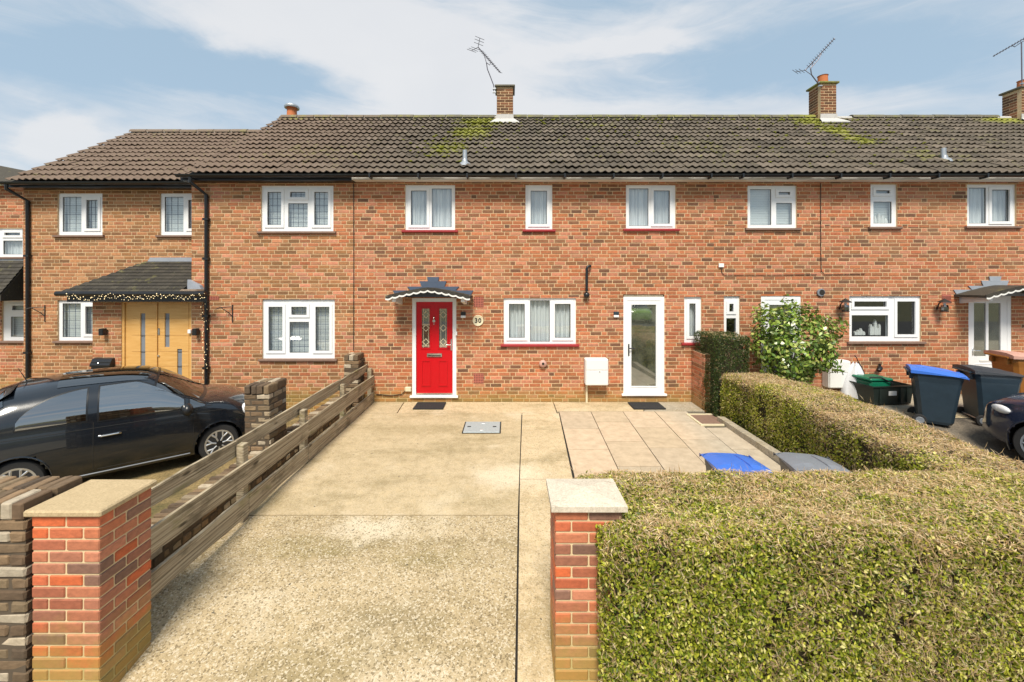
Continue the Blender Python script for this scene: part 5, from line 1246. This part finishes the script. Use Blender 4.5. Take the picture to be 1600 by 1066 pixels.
def hedge(name, label, lo, hi, dens, leafL, topleaf=.45, sideleaf=.8, pal=GREEN, warpf=None, twigs=True, faces=None, rnd_=.05):
    r_ = root(name, label, 'hedge', ((lo[0] + hi[0]) / 2, (lo[1] + hi[1]) / 2, lo[2]))
    warpf = warpf or (lambda P: P)
    inset = .10
    nx, ny, nz = [max(2, int((hi[i] - lo[i]) / .15)) for i in range(3)]
    core = MB(); a, b_ = [l + inset for l in lo], [h - inset for h in hi]; a[2] = lo[2]
    def W(p): return tuple(warpf(np.array([p]))[0])
    core.grid(lambda u_, v_: W((u_, v_, b_[2])), np.linspace(a[0], b_[0], nx), np.linspace(a[1], b_[1], ny))
    for y in (a[1], b_[1]): core.grid(lambda u_, v_: W((u_, y, v_)), np.linspace(a[0], b_[0], nx), np.linspace(a[2], b_[2], nz))
    for x in (a[0], b_[0]): core.grid(lambda u_, v_: W((x, u_, v_)), np.linspace(a[1], b_[1], ny), np.linspace(a[2], b_[2], nz))
    part('branches', core, M['core'], r_)
    LP, LN, LC, TP, TN, TC = [], [], [], [], [], []
    for ax, side in faces or ((2, 1), (1, -1), (0, -1), (0, 1)):
        P, N_ = face_pts(lo, hi, ax, side, dens)
        if ax != 2: P = P[.6 * pnoise(P, 9, 14) + .8 * pnoise(P, 30, 15) + rng.normal(0, .45, len(P)) > -.62]; N_ = N_[:len(P)]
        q = .75 * pnoise(P, 2.6, 11) + .6 * pnoise(P, 9, 12) + rng.normal(0, .95, len(P))
        frac = topleaf if ax == 2 else sideleaf
        if ax != 2: frac = frac - .45 * np.clip((P[:, 2] - (hi[2] - .28)) / .28, 0, 1) * (sideleaf - topleaf) * 2
        thr = np.quantile(q, 1 - np.mean(frac)); shift = (np.mean(frac) - frac) * 1.6
        isl = (q - shift) > thr
        # rounded edges
        for i in range(3):
            if i == ax: continue
            for e, sg in ((lo[i], 1), (hi[i], -1)):
                if i == 2 and sg == 1: continue
                dd = np.clip(rnd_ - np.abs(P[:, i] - e), 0, rnd_); P[:, ax] -= side * dd ** 2 / rnd_ * .7
        P = P + N_ * (lump(P) - np.abs(rng.normal(0, .036, len(P))) + np.where(isl, .0, .012))[:, None]
        lum = np.clip(rng.normal(.55, .33, len(P)) + .12 * pnoise(P, 3.3, 21), 0, .999)
        ci = (lum * len(pal)).astype(int)
        srt = pal[np.argsort(pal.sum(1))]
        c = srt[ci] * rng.uniform(.8, 1.2, (len(P), 1))
        P = warpf(P)
        LP.append(P[isl]); LN.append(N_[isl]); LC.append(c[isl])
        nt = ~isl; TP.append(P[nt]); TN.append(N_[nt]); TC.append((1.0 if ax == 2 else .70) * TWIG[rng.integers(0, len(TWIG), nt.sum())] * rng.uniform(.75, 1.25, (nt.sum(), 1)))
    leaf_cards('foliage', np.concatenate(LP), np.concatenate(LN), leafL, leafL * .58, np.concatenate(LC), M['leaf'], r_)
    if twigs:
        P, N_ = np.concatenate(TP), np.concatenate(TN)
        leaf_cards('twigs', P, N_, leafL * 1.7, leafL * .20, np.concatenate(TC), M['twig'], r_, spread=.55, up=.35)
    if twigs:      # stray shoots standing proud of the clipped face
        k = int((hi[0] - lo[0]) * (hi[1] - lo[1]) * 90); P = np.column_stack((rng.uniform(lo[0], hi[0], k), rng.uniform(lo[1], hi[1], k), np.full(k, hi[2] + .02)))
        leaf_cards('shoots', warpf(P), np.tile((0, -1., 0), (k, 1)), .085, .006, TWIG[rng.integers(0, len(TWIG), k)] * .8, M['twig'], r_, spread=.5, up=3.0)
    return r_
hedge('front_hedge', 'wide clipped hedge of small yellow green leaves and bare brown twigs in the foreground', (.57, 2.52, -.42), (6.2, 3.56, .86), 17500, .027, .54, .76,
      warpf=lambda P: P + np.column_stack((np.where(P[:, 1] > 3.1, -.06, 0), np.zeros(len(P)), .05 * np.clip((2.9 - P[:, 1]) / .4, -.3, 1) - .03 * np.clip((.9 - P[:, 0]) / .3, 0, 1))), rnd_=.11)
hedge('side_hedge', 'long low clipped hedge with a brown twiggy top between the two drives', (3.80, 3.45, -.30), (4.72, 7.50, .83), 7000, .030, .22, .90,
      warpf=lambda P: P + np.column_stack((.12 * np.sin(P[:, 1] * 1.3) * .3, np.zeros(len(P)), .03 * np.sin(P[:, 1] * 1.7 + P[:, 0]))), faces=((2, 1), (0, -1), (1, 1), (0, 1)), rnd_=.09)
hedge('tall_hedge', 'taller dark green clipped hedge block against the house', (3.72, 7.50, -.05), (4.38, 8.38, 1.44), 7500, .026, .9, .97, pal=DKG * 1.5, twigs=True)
def shrub():
    c = np.array((5.28, 7.72, 1.26)); r_ = root('leafy_shrub', 'rounded shrub with large glossy green leaves in front of the white door on the right', 'shrub', (5.3, 7.75, .1))
    n_ = 4600; d_ = rng.normal(0, 1, (n_, 3)); d_ /= np.linalg.norm(d_, axis=1)[:, None]; rad = rng.uniform(.45, 1.0, n_) ** .5
    sh = 1 + .30 * pnoise(d_ * 2, 2.4, 31); P = c + d_ * (np.array((.76, .52, .78)) * (rad * sh)[:, None]); P[:, 0] += .12 * (c[2] - P[:, 2])
    keep = P[:, 2] > .38; P, d_ = P[keep], d_[keep]
    pal = np.array([(.09, .16, .025), (.17, .26, .035), (.27, .36, .06), (.42, .46, .13), (.11, .19, .03)]); col = pal[rng.integers(0, 5, len(P))] * rng.uniform(.8, 1.25, (len(P), 1))
    leaf_cards('foliage', P, d_ + np.array((0, 0, .5)), .092, .050, col, M['leaf_glossy'], r_, spread=.6)
    q = MB()
    for k in range(7):
        a = k * .9; q.tube([(5.15 + .05 * math.cos(a), 7.75 + .05 * math.sin(a), 0), (5.15 + .15 * math.cos(a), 7.75 + .12 * math.sin(a), .55), (5.25 + .4 * math.cos(a), 7.75 + .3 * math.sin(a), 1.3)], [.022, .016, .008], 6)
    part('stem', q, M['bark'], r_)
shrub()
q = MB(); q.box(3.66, 3.78, 4.6, 7.3, -.1, .07); e_ = struct('edging_kerb', q, M['conc_grey'])

# ------------------------------------------------------------------ bins
def bin_(label, body, lid, loc, rz, k=1.0, group='wheelie bins'):
    r_ = root('wheelie_bin', label, 'wheelie bin', (0, 0, 0), group); WL[r_.name] = Vector((0, 0, 0))
    q = MB(); lv = [(0.05, .20, .235), (.10, .225, .25), (.80, .285, .275), (.88, .30, .285), (.93, .30, .285), (.935, .315, .30), (.955, .315, .30)]; n_ = len(lv)
    vs = []
    for z, hx, hy in lv:
        sh = .04 * (z / .95); cr = .05
        for sx, sy in ((-1, -1), (1, -1), (1, 1), (-1, 1)):
            for (ax_, ay_) in ((0, cr), (cr, 0)) if sx * sy > 0 else ((cr, 0), (0, cr)):
                vs.append((sx * (hx - ax_) + sh * 0 + (.05 * z if sx > 0 else .0), sy * (hy - ay_), z))
    m_ = 8; fs = [(i * m_ + j, i * m_ + (j + 1) % m_, (i + 1) * m_ + (j + 1) % m_, (i + 1) * m_ + j) for i in range(n_ - 1) for j in range(m_)] + [tuple(range(m_))[::-1]]
    q.add(vs, fs); bd = part('body', q, M[body], r_, origin=(0, 0, 0))
    q = MB()
    for y in (-.16, .16): q.box(-.352, -.30, y - .03, y + .03, .83, .93)
    q.tube([(-.37, -.24, .965), (-.37, .24, .965)], .018, 8); part('handle', q, M[body], r_, origin=(0, 0, 0))
    q = MB(); xs = np.linspace(-.345, .395, 9)
    zt = lambda x: 1.045 - .085 * ((x + .345) / .74) ** 1.6
    def prof(x, y):
        e = abs(y) / .32; return zt(x) + (.014 if abs(abs(y) - .13) < .05 and -.2 < x < .3 else 0) - .035 * e ** 4
    ysl = np.array((-.32, -.30, -.18, -.175, -.085, -.08, 0, .08, .085, .175, .18, .30, .32))
    q.grid(lambda x, y: (x, y, prof(x, y)), xs, ysl)
    for y in (ysl[0], ysl[-1]): q.grid(lambda x, v_: (x, y, prof(x, y) * (1 - v_) + v_ * (.953)), xs, [0, 1])
    for x in (xs[0], xs[-1]): q.grid(lambda y, v_: (x, y, prof(x, y) * (1 - v_) + v_ * (prof(x, y) - .03 if x > 0 else .953)), ysl, [0, 1])
    part('lid', q, M[lid], r_, origin=(0, 0, 0))
    for sg in (-1, 1):
        q = MB(); q.lathe([(.03, -.03), (.095, -.028), (.10, -.018), (.10, .018), (.095, .028), (.03, .03)], (-.225, sg * .285, .10), 'y', 20); wh = part('wheel', q, M['rubber'], r_, True, origin=(0, 0, 0)); q = MB(); q.lathe([(.06, sg * .0305), (.055, sg * .034), (.02, sg * .03)], (-.225, sg * .285, .10), 'y', 16); part('hub', q, M['bin_grey'], wh)
    q = MB(); q.tube([(-.225, -.26, .10), (-.225, .26, .10)], .014, 8); part('axle', q, M['steel'], r_)
    r_.location = loc; r_.rotation_euler = (0, 0, R(rz)); r_.scale = (k, k, k); return r_
bin_('dark wheelie bin with a bright blue lid standing on the right hand drive', 'bin_body', 'bin_blue', (7.22, 7.07, .03), -37, .91)
bin_('dark wheelie bin with a black lid, beside the blue lidded one', 'bin_body', 'bin_black', (8.17, 7.10, .03), -20, .91)
bin_('brown wheelie bin with a faded pinkish lid at the right edge', 'bin_brown', 'bin_pink', (9.42, 7.65, .12), -14, .98)
bin_('wheelie bin with a blue lid just showing above the front hedge', 'bin_body', 'bin_blue', (2.31, 4.22, -.20), 84, .80)
bin_('wheelie bin with a grey lid just showing above the front hedge', 'bin_body', 'bin_grey', (3.09, 4.22, -.20), 76, .80)
# recycling boxes, cover and downspout bits near the right hand wall
r_ = root('recycling_crate', 'black open crate standing on the path by the right hand wall', 'crate', (0, 0, 0)); 
def open_box(hx, hy, h, tap=.9, th=.012):
    q = MB(); lv = [(0, tap, 0), (h, 1, 0), (h, 1 - th / hx, 1), (.02, tap - th / hx, 1)]; vs = []
    for z, k, _ in lv:
        for sx, sy in ((-1, -1), (1, -1), (1, 1), (-1, 1)): vs.append((sx * hx * k, sy * hy * k, z))
    fs = [(4 * i + j, 4 * i + (j + 1) % 4, 4 * i + 4 + (j + 1) % 4, 4 * i + 4 + j) for i in range(3) for j in range(4)] + [(3, 2, 1, 0), (12, 13, 14, 15)]
    q.add(vs, fs); return q
q = open_box(.42, .26, .34); part('crate_body', q, M['crate_dark'], r_, origin=(0, 0, 0))
q = MB(); q.plate(-.435, .435, -.275, .275, [(-.405, .405, -.245, .245)], 0, 1, back=True); f2 = MB(); f2.v = [(x, z, .325 + .02 * y) for x, y, z in q.v]; f2.f = q.f; f2.r = q.r; part('rim', f2, M['crate_dark'], r_, origin=(0, 0, 0))
q = MB(); q.box(-.10, .06, -.262, -.252, .17, .25); part('label_sticker', q, M['sign_white'], r_, origin=(0, 0, 0))
for x in (-.28, .15, .28): q = MB(); q.box(x - .02, x + .02, -.27, -.245, .03, .31); part('rib', q, M['crate_dark'], r_, origin=(0, 0, 0))
r_.location = (7.12, 7.98, .155); r_.rotation_euler = (0, 0, R(6))
r_ = root('food_caddy', 'green lidded box sitting in the black crate', 'box', (0, 0, 0))
q = MB(); q.bevbox(-.21, .21, -.19, .19, 0, .26, .03); part('box_body', q, M['crate_green'], r_, origin=(0, 0, 0)); q = MB(); q.bevbox(-.23, .23, -.21, .21, .255, .31, .02); part('lid', q, M['crate_green'], r_, origin=(0, 0, 0))
q = MB(); q.tube([(-.23, -.18, .33), (-.05, -.215, .34), (.2, -.22, .22)], .012, 6); part('handle', q, M['black_plastic'], r_, origin=(0, 0, 0))
r_.location = (6.95, 7.96, .32); r_.rotation_euler = (0, 0, R(4))
r_ = root('silver_cover', 'silver cloth cover with a black edge standing folded against the right hand wall', 'cover', (6.80, 8.2, .16))
q = MB(); cxs = 6.80
def drape(t_, v_):
    a = PI * (1.0 + t_); wr = (.04 + .19 * (1 - v_ ** 2.6)); return (cxs + .06 * v_ + wr * math.cos(a) * 1.0, 8.22 + wr * .8 * math.sin(a) * (1 + .18 * math.sin(t_ * 19 + 3 * v_)) , .16 + .68 * v_ - .02 * math.sin(t_ * 13))
q.grid(drape, np.linspace(-.1, 1.1, 40), np.linspace(0, 1, 14)); part('cloth', q, M['silver_cloth'], r_, True)
q = MB(); q.tube([drape(.78, v_) for v_ in np.linspace(0, 1, 9)], .012, 6); q.tube([drape(.78, 1), (cxs + .06, 8.2, .93), (cxs + .05, 8.24, .98)], .008, 6); part('piping', q, M['black_plastic'], r_)
r_ = wall_thing('wall_outlet', 'black bent outlet low on the right hand wall above the crate', 'outlet', 1371, 582)
q = MB(); q.tube([(fx(1373), YB, fz(572)), (fx(1371), YB - .06, fz(574)), (fx(1367), YB - .07, fz(578))], [.03, .04, .045], 10); q.tube([(fx(1373), YB - .02, fz(574)), (fx(1372), YB - .03, fz(568))], .02, 6); part('spout', q, M['black_plastic'], r_, True)

# ------------------------------------------------------------------ cars
def smooth_interp(xs, ys):
    xs, ys = np.array(xs, float), np.array(ys, float); m_ = np.gradient(ys, xs)
    def f(x):
        i = int(np.clip(np.searchsorted(xs, x) - 1, 0, len(xs) - 2)); h = xs[i + 1] - xs[i]; t_ = min(max((x - xs[i]) / h, 0), 1)
        dl = (ys[i + 1] - ys[i]) / h; a, b_ = m_[i], m_[i + 1]
        if abs(dl) < 1e-9: a = b_ = 0
        else: a = np.clip(a / dl, 0, 3) * dl; b_ = np.clip(b_ / dl, 0, 3) * dl
        return (2 * t_ ** 3 - 3 * t_ ** 2 + 1) * ys[i] + (t_ ** 3 - 2 * t_ ** 2 + t_) * h * a + (-2 * t_ ** 3 + 3 * t_ ** 2) * ys[i + 1] + (t_ ** 3 - t_ ** 2) * h * b_
    return f
def car(label, pm, prof, rim='alloy', detail=True, group=None, name='hatchback_car', cat='car'):
    r_ = root(name, label, cat, (0, 0, 0), group); WL[r_.name] = Vector((0, 0, 0)); O = (0, 0, 0)
    T = smooth_interp(*prof['top']); Wd = smooth_interp(*prof['wid']); Bl = smooth_interp(*prof['belt']); Bt = smooth_interp(*prof['bot'])
    xr_, xf_ = prof['top'][0][0], prof['top'][0][-1]; fa, ra, rad = prof['fa'], prof['ra'], prof['rad']; AR = rad + .055
    belt = lambda x: min(Bl(x), T(x) - .05)
    def low(x, t_):       # t 0..1 sill to belt
        z = Bt(x) + (belt(x) - Bt(x)) * t_; w_ = Wd(x); k = 1 - .11 * max(0, (.45 - t_) / .45) ** 2 - .035 * max(0, (t_ - .55) / .45) ** 2; return w_ * k, z
    e1 = .8
    def up(x, a):         # angle 0 belt to pi/2 roof centre
        w_ = Wd(x) * .965; b_ = belt(x); h = T(x) - b_; return w_ * math.cos(a) ** e1, b_ + h * math.sin(a) ** e1
    def P(x, v_, sg):     # v 0..1 lower, 1..2 upper
        y, z = low(x, v_) if v_ <= 1 else up(x, (v_ - 1) * PI / 2); return (x, sg * y, z)
    xs = sorted(set(np.round(np.concatenate((np.linspace(xr_, xf_, 84), xr_ + np.array((.01, .03)), xf_ - np.array((.01, .03)))), 4)))
    vs_ = list(np.linspace(0, 1, 13)) + [1.03, 1.08, 1.15, 1.25, 1.36, 1.47, 1.58, 1.68, 1.78, 1.88, 1.95, 2.0]
    ring = [(v_, -1) for v_ in vs_] + [(v_, 1) for v_ in vs_[-2::-1]]; n_ = len(ring); q = MB(); vv = []
    for x in xs: vv += [P(x, v_, sg) for v_, sg in ring]
    for i, p in enumerate(vv):       # let the arch edge follow a clean circle
        for cx_ in (fa, ra):
            dx_, dz_ = p[0] - cx_, p[2] - rad; d_ = math.hypot(dx_, dz_)
            if abs(d_ - AR) < .022 and abs(p[1]) > .3 and d_ > 0: vv[i] = (cx_ + dx_ * AR / d_, p[1], rad + dz_ * AR / d_)
    fs = []
    for i in range(len(xs) - 1):
        for j in range(n_ - 1):
            f_ = (i * n_ + j, (i + 1) * n_ + j, (i + 1) * n_ + j + 1, i * n_ + j + 1); c_ = np.mean([vv[k] for k in f_], 0)
            if any(math.hypot(c_[0] - cx_, c_[2] - rad) < AR - .004 for cx_ in (fa, ra)) and abs(c_[1]) > .4: continue
            fs.append(f_)
    fs.append(tuple(range(n_))[::-1]); fs.append(tuple((len(xs) - 1) * n_ + k for k in range(n_)))
    fs += [(i * n_, i * n_ + n_ - 1, (i + 1) * n_ + n_ - 1, (i + 1) * n_) for i in range(len(xs) - 1)]
    q.add(vv, fs); bd = part('body', q, M[pm], r_, True, origin=O)
    def side_v(x, z):     # ring value at height z
        b_ = belt(x)
        if z <= b_: return max(0, (z - Bt(x)) / (b_ - Bt(x)))
        s_ = min(1, ((z - b_) / max(T(x) - b_, 1e-3))) ** (1 / e1); return 1 + math.asin(min(1, s_)) / (PI / 2)
    def side_p(x, z, sg, off): x, y, z = P(x, side_v(x, z), sg); return (x, y + sg * off, z)
    for cx_ in (fa, ra):
        for sg in (-1, 1):
            q = MB(); pts = []
            for a in np.linspace(R(-18), R(198), 25):
                x, z = cx_ + AR * math.cos(a), rad + AR * math.sin(a); z = max(z, Bt(x) + .01); pts.append(side_p(x, z, sg, -.006))
            q.tube(pts, .012, 6); part('arch_lip', q, M[pm], bd, True, origin=O)
            q = MB(); y0 = sg * (Wd(cx_) - .04); q.grid(lambda a, y: (cx_ + (AR - .002) * math.cos(a), y, rad + (AR - .002) * math.sin(a)), np.linspace(R(-25), R(205), 20), [y0, sg * .42]); q.add([(cx_ + AR * math.cos(a), sg * .42, rad + AR * math.sin(a)) for a in np.linspace(0, 2 * PI, 20, endpoint=False)], [tuple(range(20))]); part('wheel_well', q, M['dark_gap'], bd, origin=O)
            yw = sg * (Wd(cx_) - .115); q = MB(); t_ = .085
            q.lathe([(rad * .66, -t_), (rad * .92, -t_), (rad * .985, -t_ * .7), (rad, -t_ * .4), (rad, t_ * .4), (rad * .985, t_ * .7), (rad * .92, t_), (rad * .66, t_)], (cx_, yw, rad), 'y', 36); wh = part('wheel', q, M['rubber'], r_, True, origin=(cx_, yw, rad))
            q = MB(); q.lathe([(rad * .63, 0), (rad * .70, 0)], (cx_, yw + sg * (t_ - .004), rad), 'y', 32); q = MB()
            ro, ri = rad * .71, rad * .63
            for (r0_, h0, r1_, h1) in ((ro, t_ * .80, ro, t_ * 1.04), (ro, t_ * 1.04, ri, t_ * 1.0), (ri, t_ * 1.0, ri * .97, t_ * .3)):
                q.grid(lambda a, v_: (cx_ + (r0_ + (r1_ - r0_) * v_) * math.cos(a), yw + sg * (h0 + (h1 - h0) * v_), rad + (r0_ + (r1_ - r0_) * v_) * math.sin(a)), np.linspace(0, 2 * PI, 37), [0, 1])
            ns = 7
            for k in range(ns):
                a0 = 2 * PI * k / ns + .2
                for da in (-.20, .20):
                    p0 = (cx_ + rad * .16 * math.cos(a0), rad + rad * .16 * math.sin(a0)); pm_ = (cx_ + rad * .36 * math.cos(a0), rad + rad * .36 * math.sin(a0)); p1 = (cx_ + ri * math.cos(a0 + da), rad + ri * math.sin(a0 + da))
                    q.tube([(p0[0], yw + sg * t_ * .82, p0[1]), (pm_[0], yw + sg * t_ * .86, pm_[1]), (p1[0], yw + sg * t_ * .92, p1[1])], [.022, .018, .016], 6)
            part('rim', q, M[rim], wh, True, origin=(cx_, yw, rad))
            q = MB(); q.lathe([(rad * .69, sg * t_ * .25), (rad * .68, sg * t_ * .28)], (cx_, yw, rad), 'y', 24); part('spoke_shade_disc', q, M['dark_gap'], wh, origin=(cx_, yw, rad))  # dark disc added as the shade behind the spokes, no brake part
            q = MB(); q.lathe([(rad * .20, sg * t_ * .75), (rad * .19, sg * t_ * .98), (rad * .1, sg * t_ * 1.02)], (cx_, yw, rad), 'y', 18); part('hub_cap', q, M['black_plastic'], wh, origin=(cx_, yw, rad))
    # glass lying on the body surface
    def side_glass(x0, x1, zlo, zhi, m_, name, sg, off=.006, n1=18, n2=8):
        q = MB(); X = np.linspace(x0, x1, n1)
        q.grid(lambda x, v_: side_p(x, zlo(x) + (max(zhi(x), zlo(x) + .004) - zlo(x)) * v_, sg, off), X, np.linspace(0, 1, n2)); return part(name, q, M[m_], r_, True, origin=O)
    for sg in (-1, 1):
        for (x0, x1, zl_, zh_, gm) in prof['glass']:
            zl2 = (lambda f_: (lambda x: f_(x) - .018))(zl_); zh2 = (lambda f_: (lambda x: f_(x) + .016))(zh_)
            s_ = side_glass(x0 - .02, x1 + .02, zl2, zh2, 'black_plastic', 'window_seal', sg, .0035); side_glass(x0, x1, zl_, zh_, gm, 'side_window', sg, .007)
    def top_patch(x0f, x1f, a0, a1, m_, name, off=.006, n1=12, n2=14):
        q = MB()
        def pt(u_, v_):
            a = a0 + (a1 - a0) * v_; av = a if a <= PI / 2 else PI - a; x = x0f(a) + (x1f(a) - x0f(a)) * u_; y, z = up(x, av); return (x + .0, (-y if a < PI / 2 else y) , z + off)
        q.grid(pt, np.linspace(0, 1, n1), np.linspace(0, 1, n2)); return part(name, q, M[m_], r_, True, origin=O)
    bow = lambda x, k: (lambda a: x - k * math.cos(a) ** 2)
    ws0, ws1 = prof['screen']; top_patch(bow(ws0, .10), bow(ws1, .16), R(26), R(154), 'black_plastic', 'screen_surround', .004); top_patch(bow(ws0 + .03, .10), bow(ws1 - .05, .16), R(32), R(148), 'glass_dark', 'windscreen', .008)
    if 'rear' in prof: rs0, rs1 = prof['rear']; top_patch(bow(rs0, -.06), bow(rs1, -.10), R(35), R(145), 'glass_dark', 'rear_window', .010)
    if not detail: 
        pass
    if 'roofglass' in prof: g0, g1 = prof['roofglass']; top_patch(bow(g0, -.02), bow(g1, .04), R(52), R(128), 'glass_dark', 'roof_panel', .008)
    def seam(pts, name, sg, m_='dark_gap', rr=.004, off=.0): q = MB(); q.tube([side_p(x, z, sg, off) for x, z in pts], rr, 5); part(name, q, M[m_], r_, origin=O)
    for sg in (-1, 1):
        for ln in prof.get('seams', []): seam(ln, 'door_seam', sg)
        if 'sillbar' in prof: seam(prof['sillbar'], 'sill_strip', sg, 'bin_grey', .010, .004)
        hx_, hz_ = prof['handle']; p0, p1 = side_p(hx_ - .10, hz_, sg, .02), side_p(hx_ + .10, hz_ + .005, sg, .02); q = MB(); q.tube([side_p(hx_ - .12, hz_, sg, 0), p0, p1, side_p(hx_ + .12, hz_, sg, 0)], .013, 8); part('door_handle', q, M['chrome'], r_, True, origin=O)
        mx, mz = prof['mirror']; pmr = Vector(side_p(mx, mz, sg, .13)); q = MB(); q.ball(pmr, .125, 14, 8, (.62, .9, .72)); q.tube([side_p(mx + .06, mz - .07, sg, -.01), (pmr.x + .02, pmr.y - sg * .03, pmr.z - .05)], .028, 8); mr = part('wing_mirror', q, M['black_plastic'], r_, True, origin=O)
        hx2, hz2, ha = prof['lamp']; c_ = Vector(side_p(hx2, hz2, sg, -.03)); q = MB(); q.ball((0, 0, 0), 1, 16, 10, prof['lampsize']); rot = Matrix.Rotation(sg * R(ha), 3, 'Z'); q.v = [tuple(c_ + rot @ Vector(p)) for p in q.v]; part('headlight', q, M['lamp_glass'], r_, True, origin=O)
    if 'spoiler' in prof:
        sx, sz = prof['spoiler']; q = MB(); q.grid(lambda y, v_: (sx - .02 + .20 * v_ - .25 * y * y * 0, y, T(sx + .2) - .005 - (.055 + .25 * y * y) * (1 - v_) - .12 * y * y), np.linspace(-.56, .56, 15), np.linspace(0, 1, 5)); q.grid(lambda y, v_: (sx - .02, y, T(sx + .2) - .06 - .37 * y * y - .04 * v_), np.linspace(-.56, .56, 15), [0, 1]); part('spoiler', q, M[pm], r_, True, origin=O)
        q = MB(); q.tube([(sx + .25, -.1, T(sx + .25)), (sx + .16, -.1, T(sx + .25) + .19)], [.008, .003], 6); part('antenna', q, M['black_plastic'], r_, origin=O)
    for z_, m_ in ((.28, 'dark_gap'),):
        q = MB(); x = xf_ - .05
        q.tube([(xf_ - .02 - .28 * (y / .6) ** 2, y, z_) for y in np.linspace(-.52, .52, 11)], .05, 8); part('bumper_grille', q, M[m_], r_, True, origin=O)
    return r_
TOP = ([-1.775, -1.765, -1.73, -1.62, -1.42, -1.05, -.6, -.1, .28, .62, .95, 1.12, 1.40, 1.60, 1.70, 1.755, 1.775], [.55, .70, .88, 1.13, 1.38, 1.465, 1.49, 1.485, 1.43, 1.24, 1.03, 1.01, .955, .87, .78, .64, .50])
fiat = dict(top=TOP, wid=([-1.775, -1.70, -1.5, -1.1, 0, 1.0, 1.4, 1.6, 1.71, 1.775], [.60, .70, .785, .812, .815, .812, .755, .665, .55, .40]),
            belt=([-1.775, -1.2, 0, .8, 1.1, 1.45, 1.775], [.90, .93, .90, .88, .80, .68, .46]), bot=([-1.775, -1.5, -1.2, 1.2, 1.6, 1.775], [.34, .24, .19, .19, .22, .32]), fa=1.10, ra=-1.20, rad=.295,
            glass=[(-1.20, -.52, lambda x: .965, lambda x: .965 + .39 * math.sqrt(max(0, 1 - ((x + .45) / .77) ** 2)), 'glass_tint'),
                   (-.38, .62, lambda x: .935 - .01 * x, lambda x: 1.365 - .62 * max(0, x - .02) ** 1.35 - .02 * max(0, -x - .1), 'glass_car'), (.70, .90, lambda x: .915, lambda x: 1.07 - .62 * (x - .70), 'glass_dark')],
            screen=(.30, .98), rear=(-1.66, -1.40), roofglass=(-.85, .18), sillbar=[(x, .235) for x in np.linspace(-.80, .70, 9)],
            seams=[[(-.44, z) for z in np.linspace(.30, .93, 9)], [(.74, z) for z in np.linspace(.30, .90, 9)], [(x, .29) for x in np.linspace(-.40, .70, 8)], [(x, .925 - .02 * x) for x in np.linspace(.75, 1.0, 4)], [(x, .845 - .012 * x - .03 * max(0, x - .7)) for x in np.linspace(-1.66, 1.2, 26)]],
            crease=[[(x, .835 - .012 * x) for x in np.linspace(-1.6, 1.35, 20)]], handle=(-.26, .735), mirror=(.66, .93), lamp=(1.52, .74, -30), lampsize=(.10, .09, .10), spoiler=(-1.46, 1.38))
c1 = car('black three door hatchback with alloy wheels parked behind the fence', 'paint_black', fiat, group='parked cars'); c1.location = (-5.738, 6.40, -.365); c1.rotation_euler = (0, 0, R(40)); c1.scale = (.90, 1, 1)
oth = dict(fiat); oth.update(top=([-1.95, -1.93, -1.85, -1.6, -1.2, -.6, 0, .35, .75, 1.15, 1.45, 1.75, 1.88, 1.95], [.5, .75, .95, 1.22, 1.42, 1.48, 1.46, 1.38, 1.16, .98, .92, .82, .68, .50]),
           wid=([-1.95, -1.8, -1.4, 0, 1.2, 1.6, 1.82, 1.95], [.55, .72, .82, .83, .82, .76, .62, .42]), belt=([-1.95, 0, 1.2, 1.95], [.95, .92, .86, .68]), bot=([-1.95, -1.5, 1.5, 1.95], [.32, .2, .2, .26]), fa=1.22, ra=-1.25, rad=.30,
           glass=[(-1.2, -.45, lambda x: .97, lambda x: 1.32 - .2 * max(0, -x - .8), 'glass_dark'), (-.38, .75, lambda x: .95, lambda x: 1.33 - .45 * max(0, x) ** 1.3, 'glass_dark')], screen=(.38, 1.12), rear=(-1.85, -1.45), sillbar=[(x, .24) for x in np.linspace(-.8, .8, 8)], seams=[[(.85, z) for z in np.linspace(.3, .88, 8)], [(-.42, z) for z in np.linspace(.3, .9, 8)]], crease=[[(x, .80) for x in np.linspace(-1.6, 1.5, 18)]], handle=(-.3, .76), mirror=(.8, .96), lamp=(1.66, .70, -38), lampsize=(.17, .05, .062), spoiler=(-1.5, 1.4)); oth.pop('roofglass')
c2 = car('dark blue car, only its front corner and wheel showing at the right edge', 'paint_blue', oth, rim='bin_grey', group='parked cars'); c2.location = (8.38, 4.74, -.11); c2.rotation_euler = (0, 0, R(110))
c3 = car('lime green car across the road, seen only as a reflection in the glazed white door', 'paint_lime', oth, group='parked cars'); c3.location = (9.6, -14.6, -.5); c3.rotation_euler = (0, 0, R(92))
print('objects', len(bpy.data.objects))
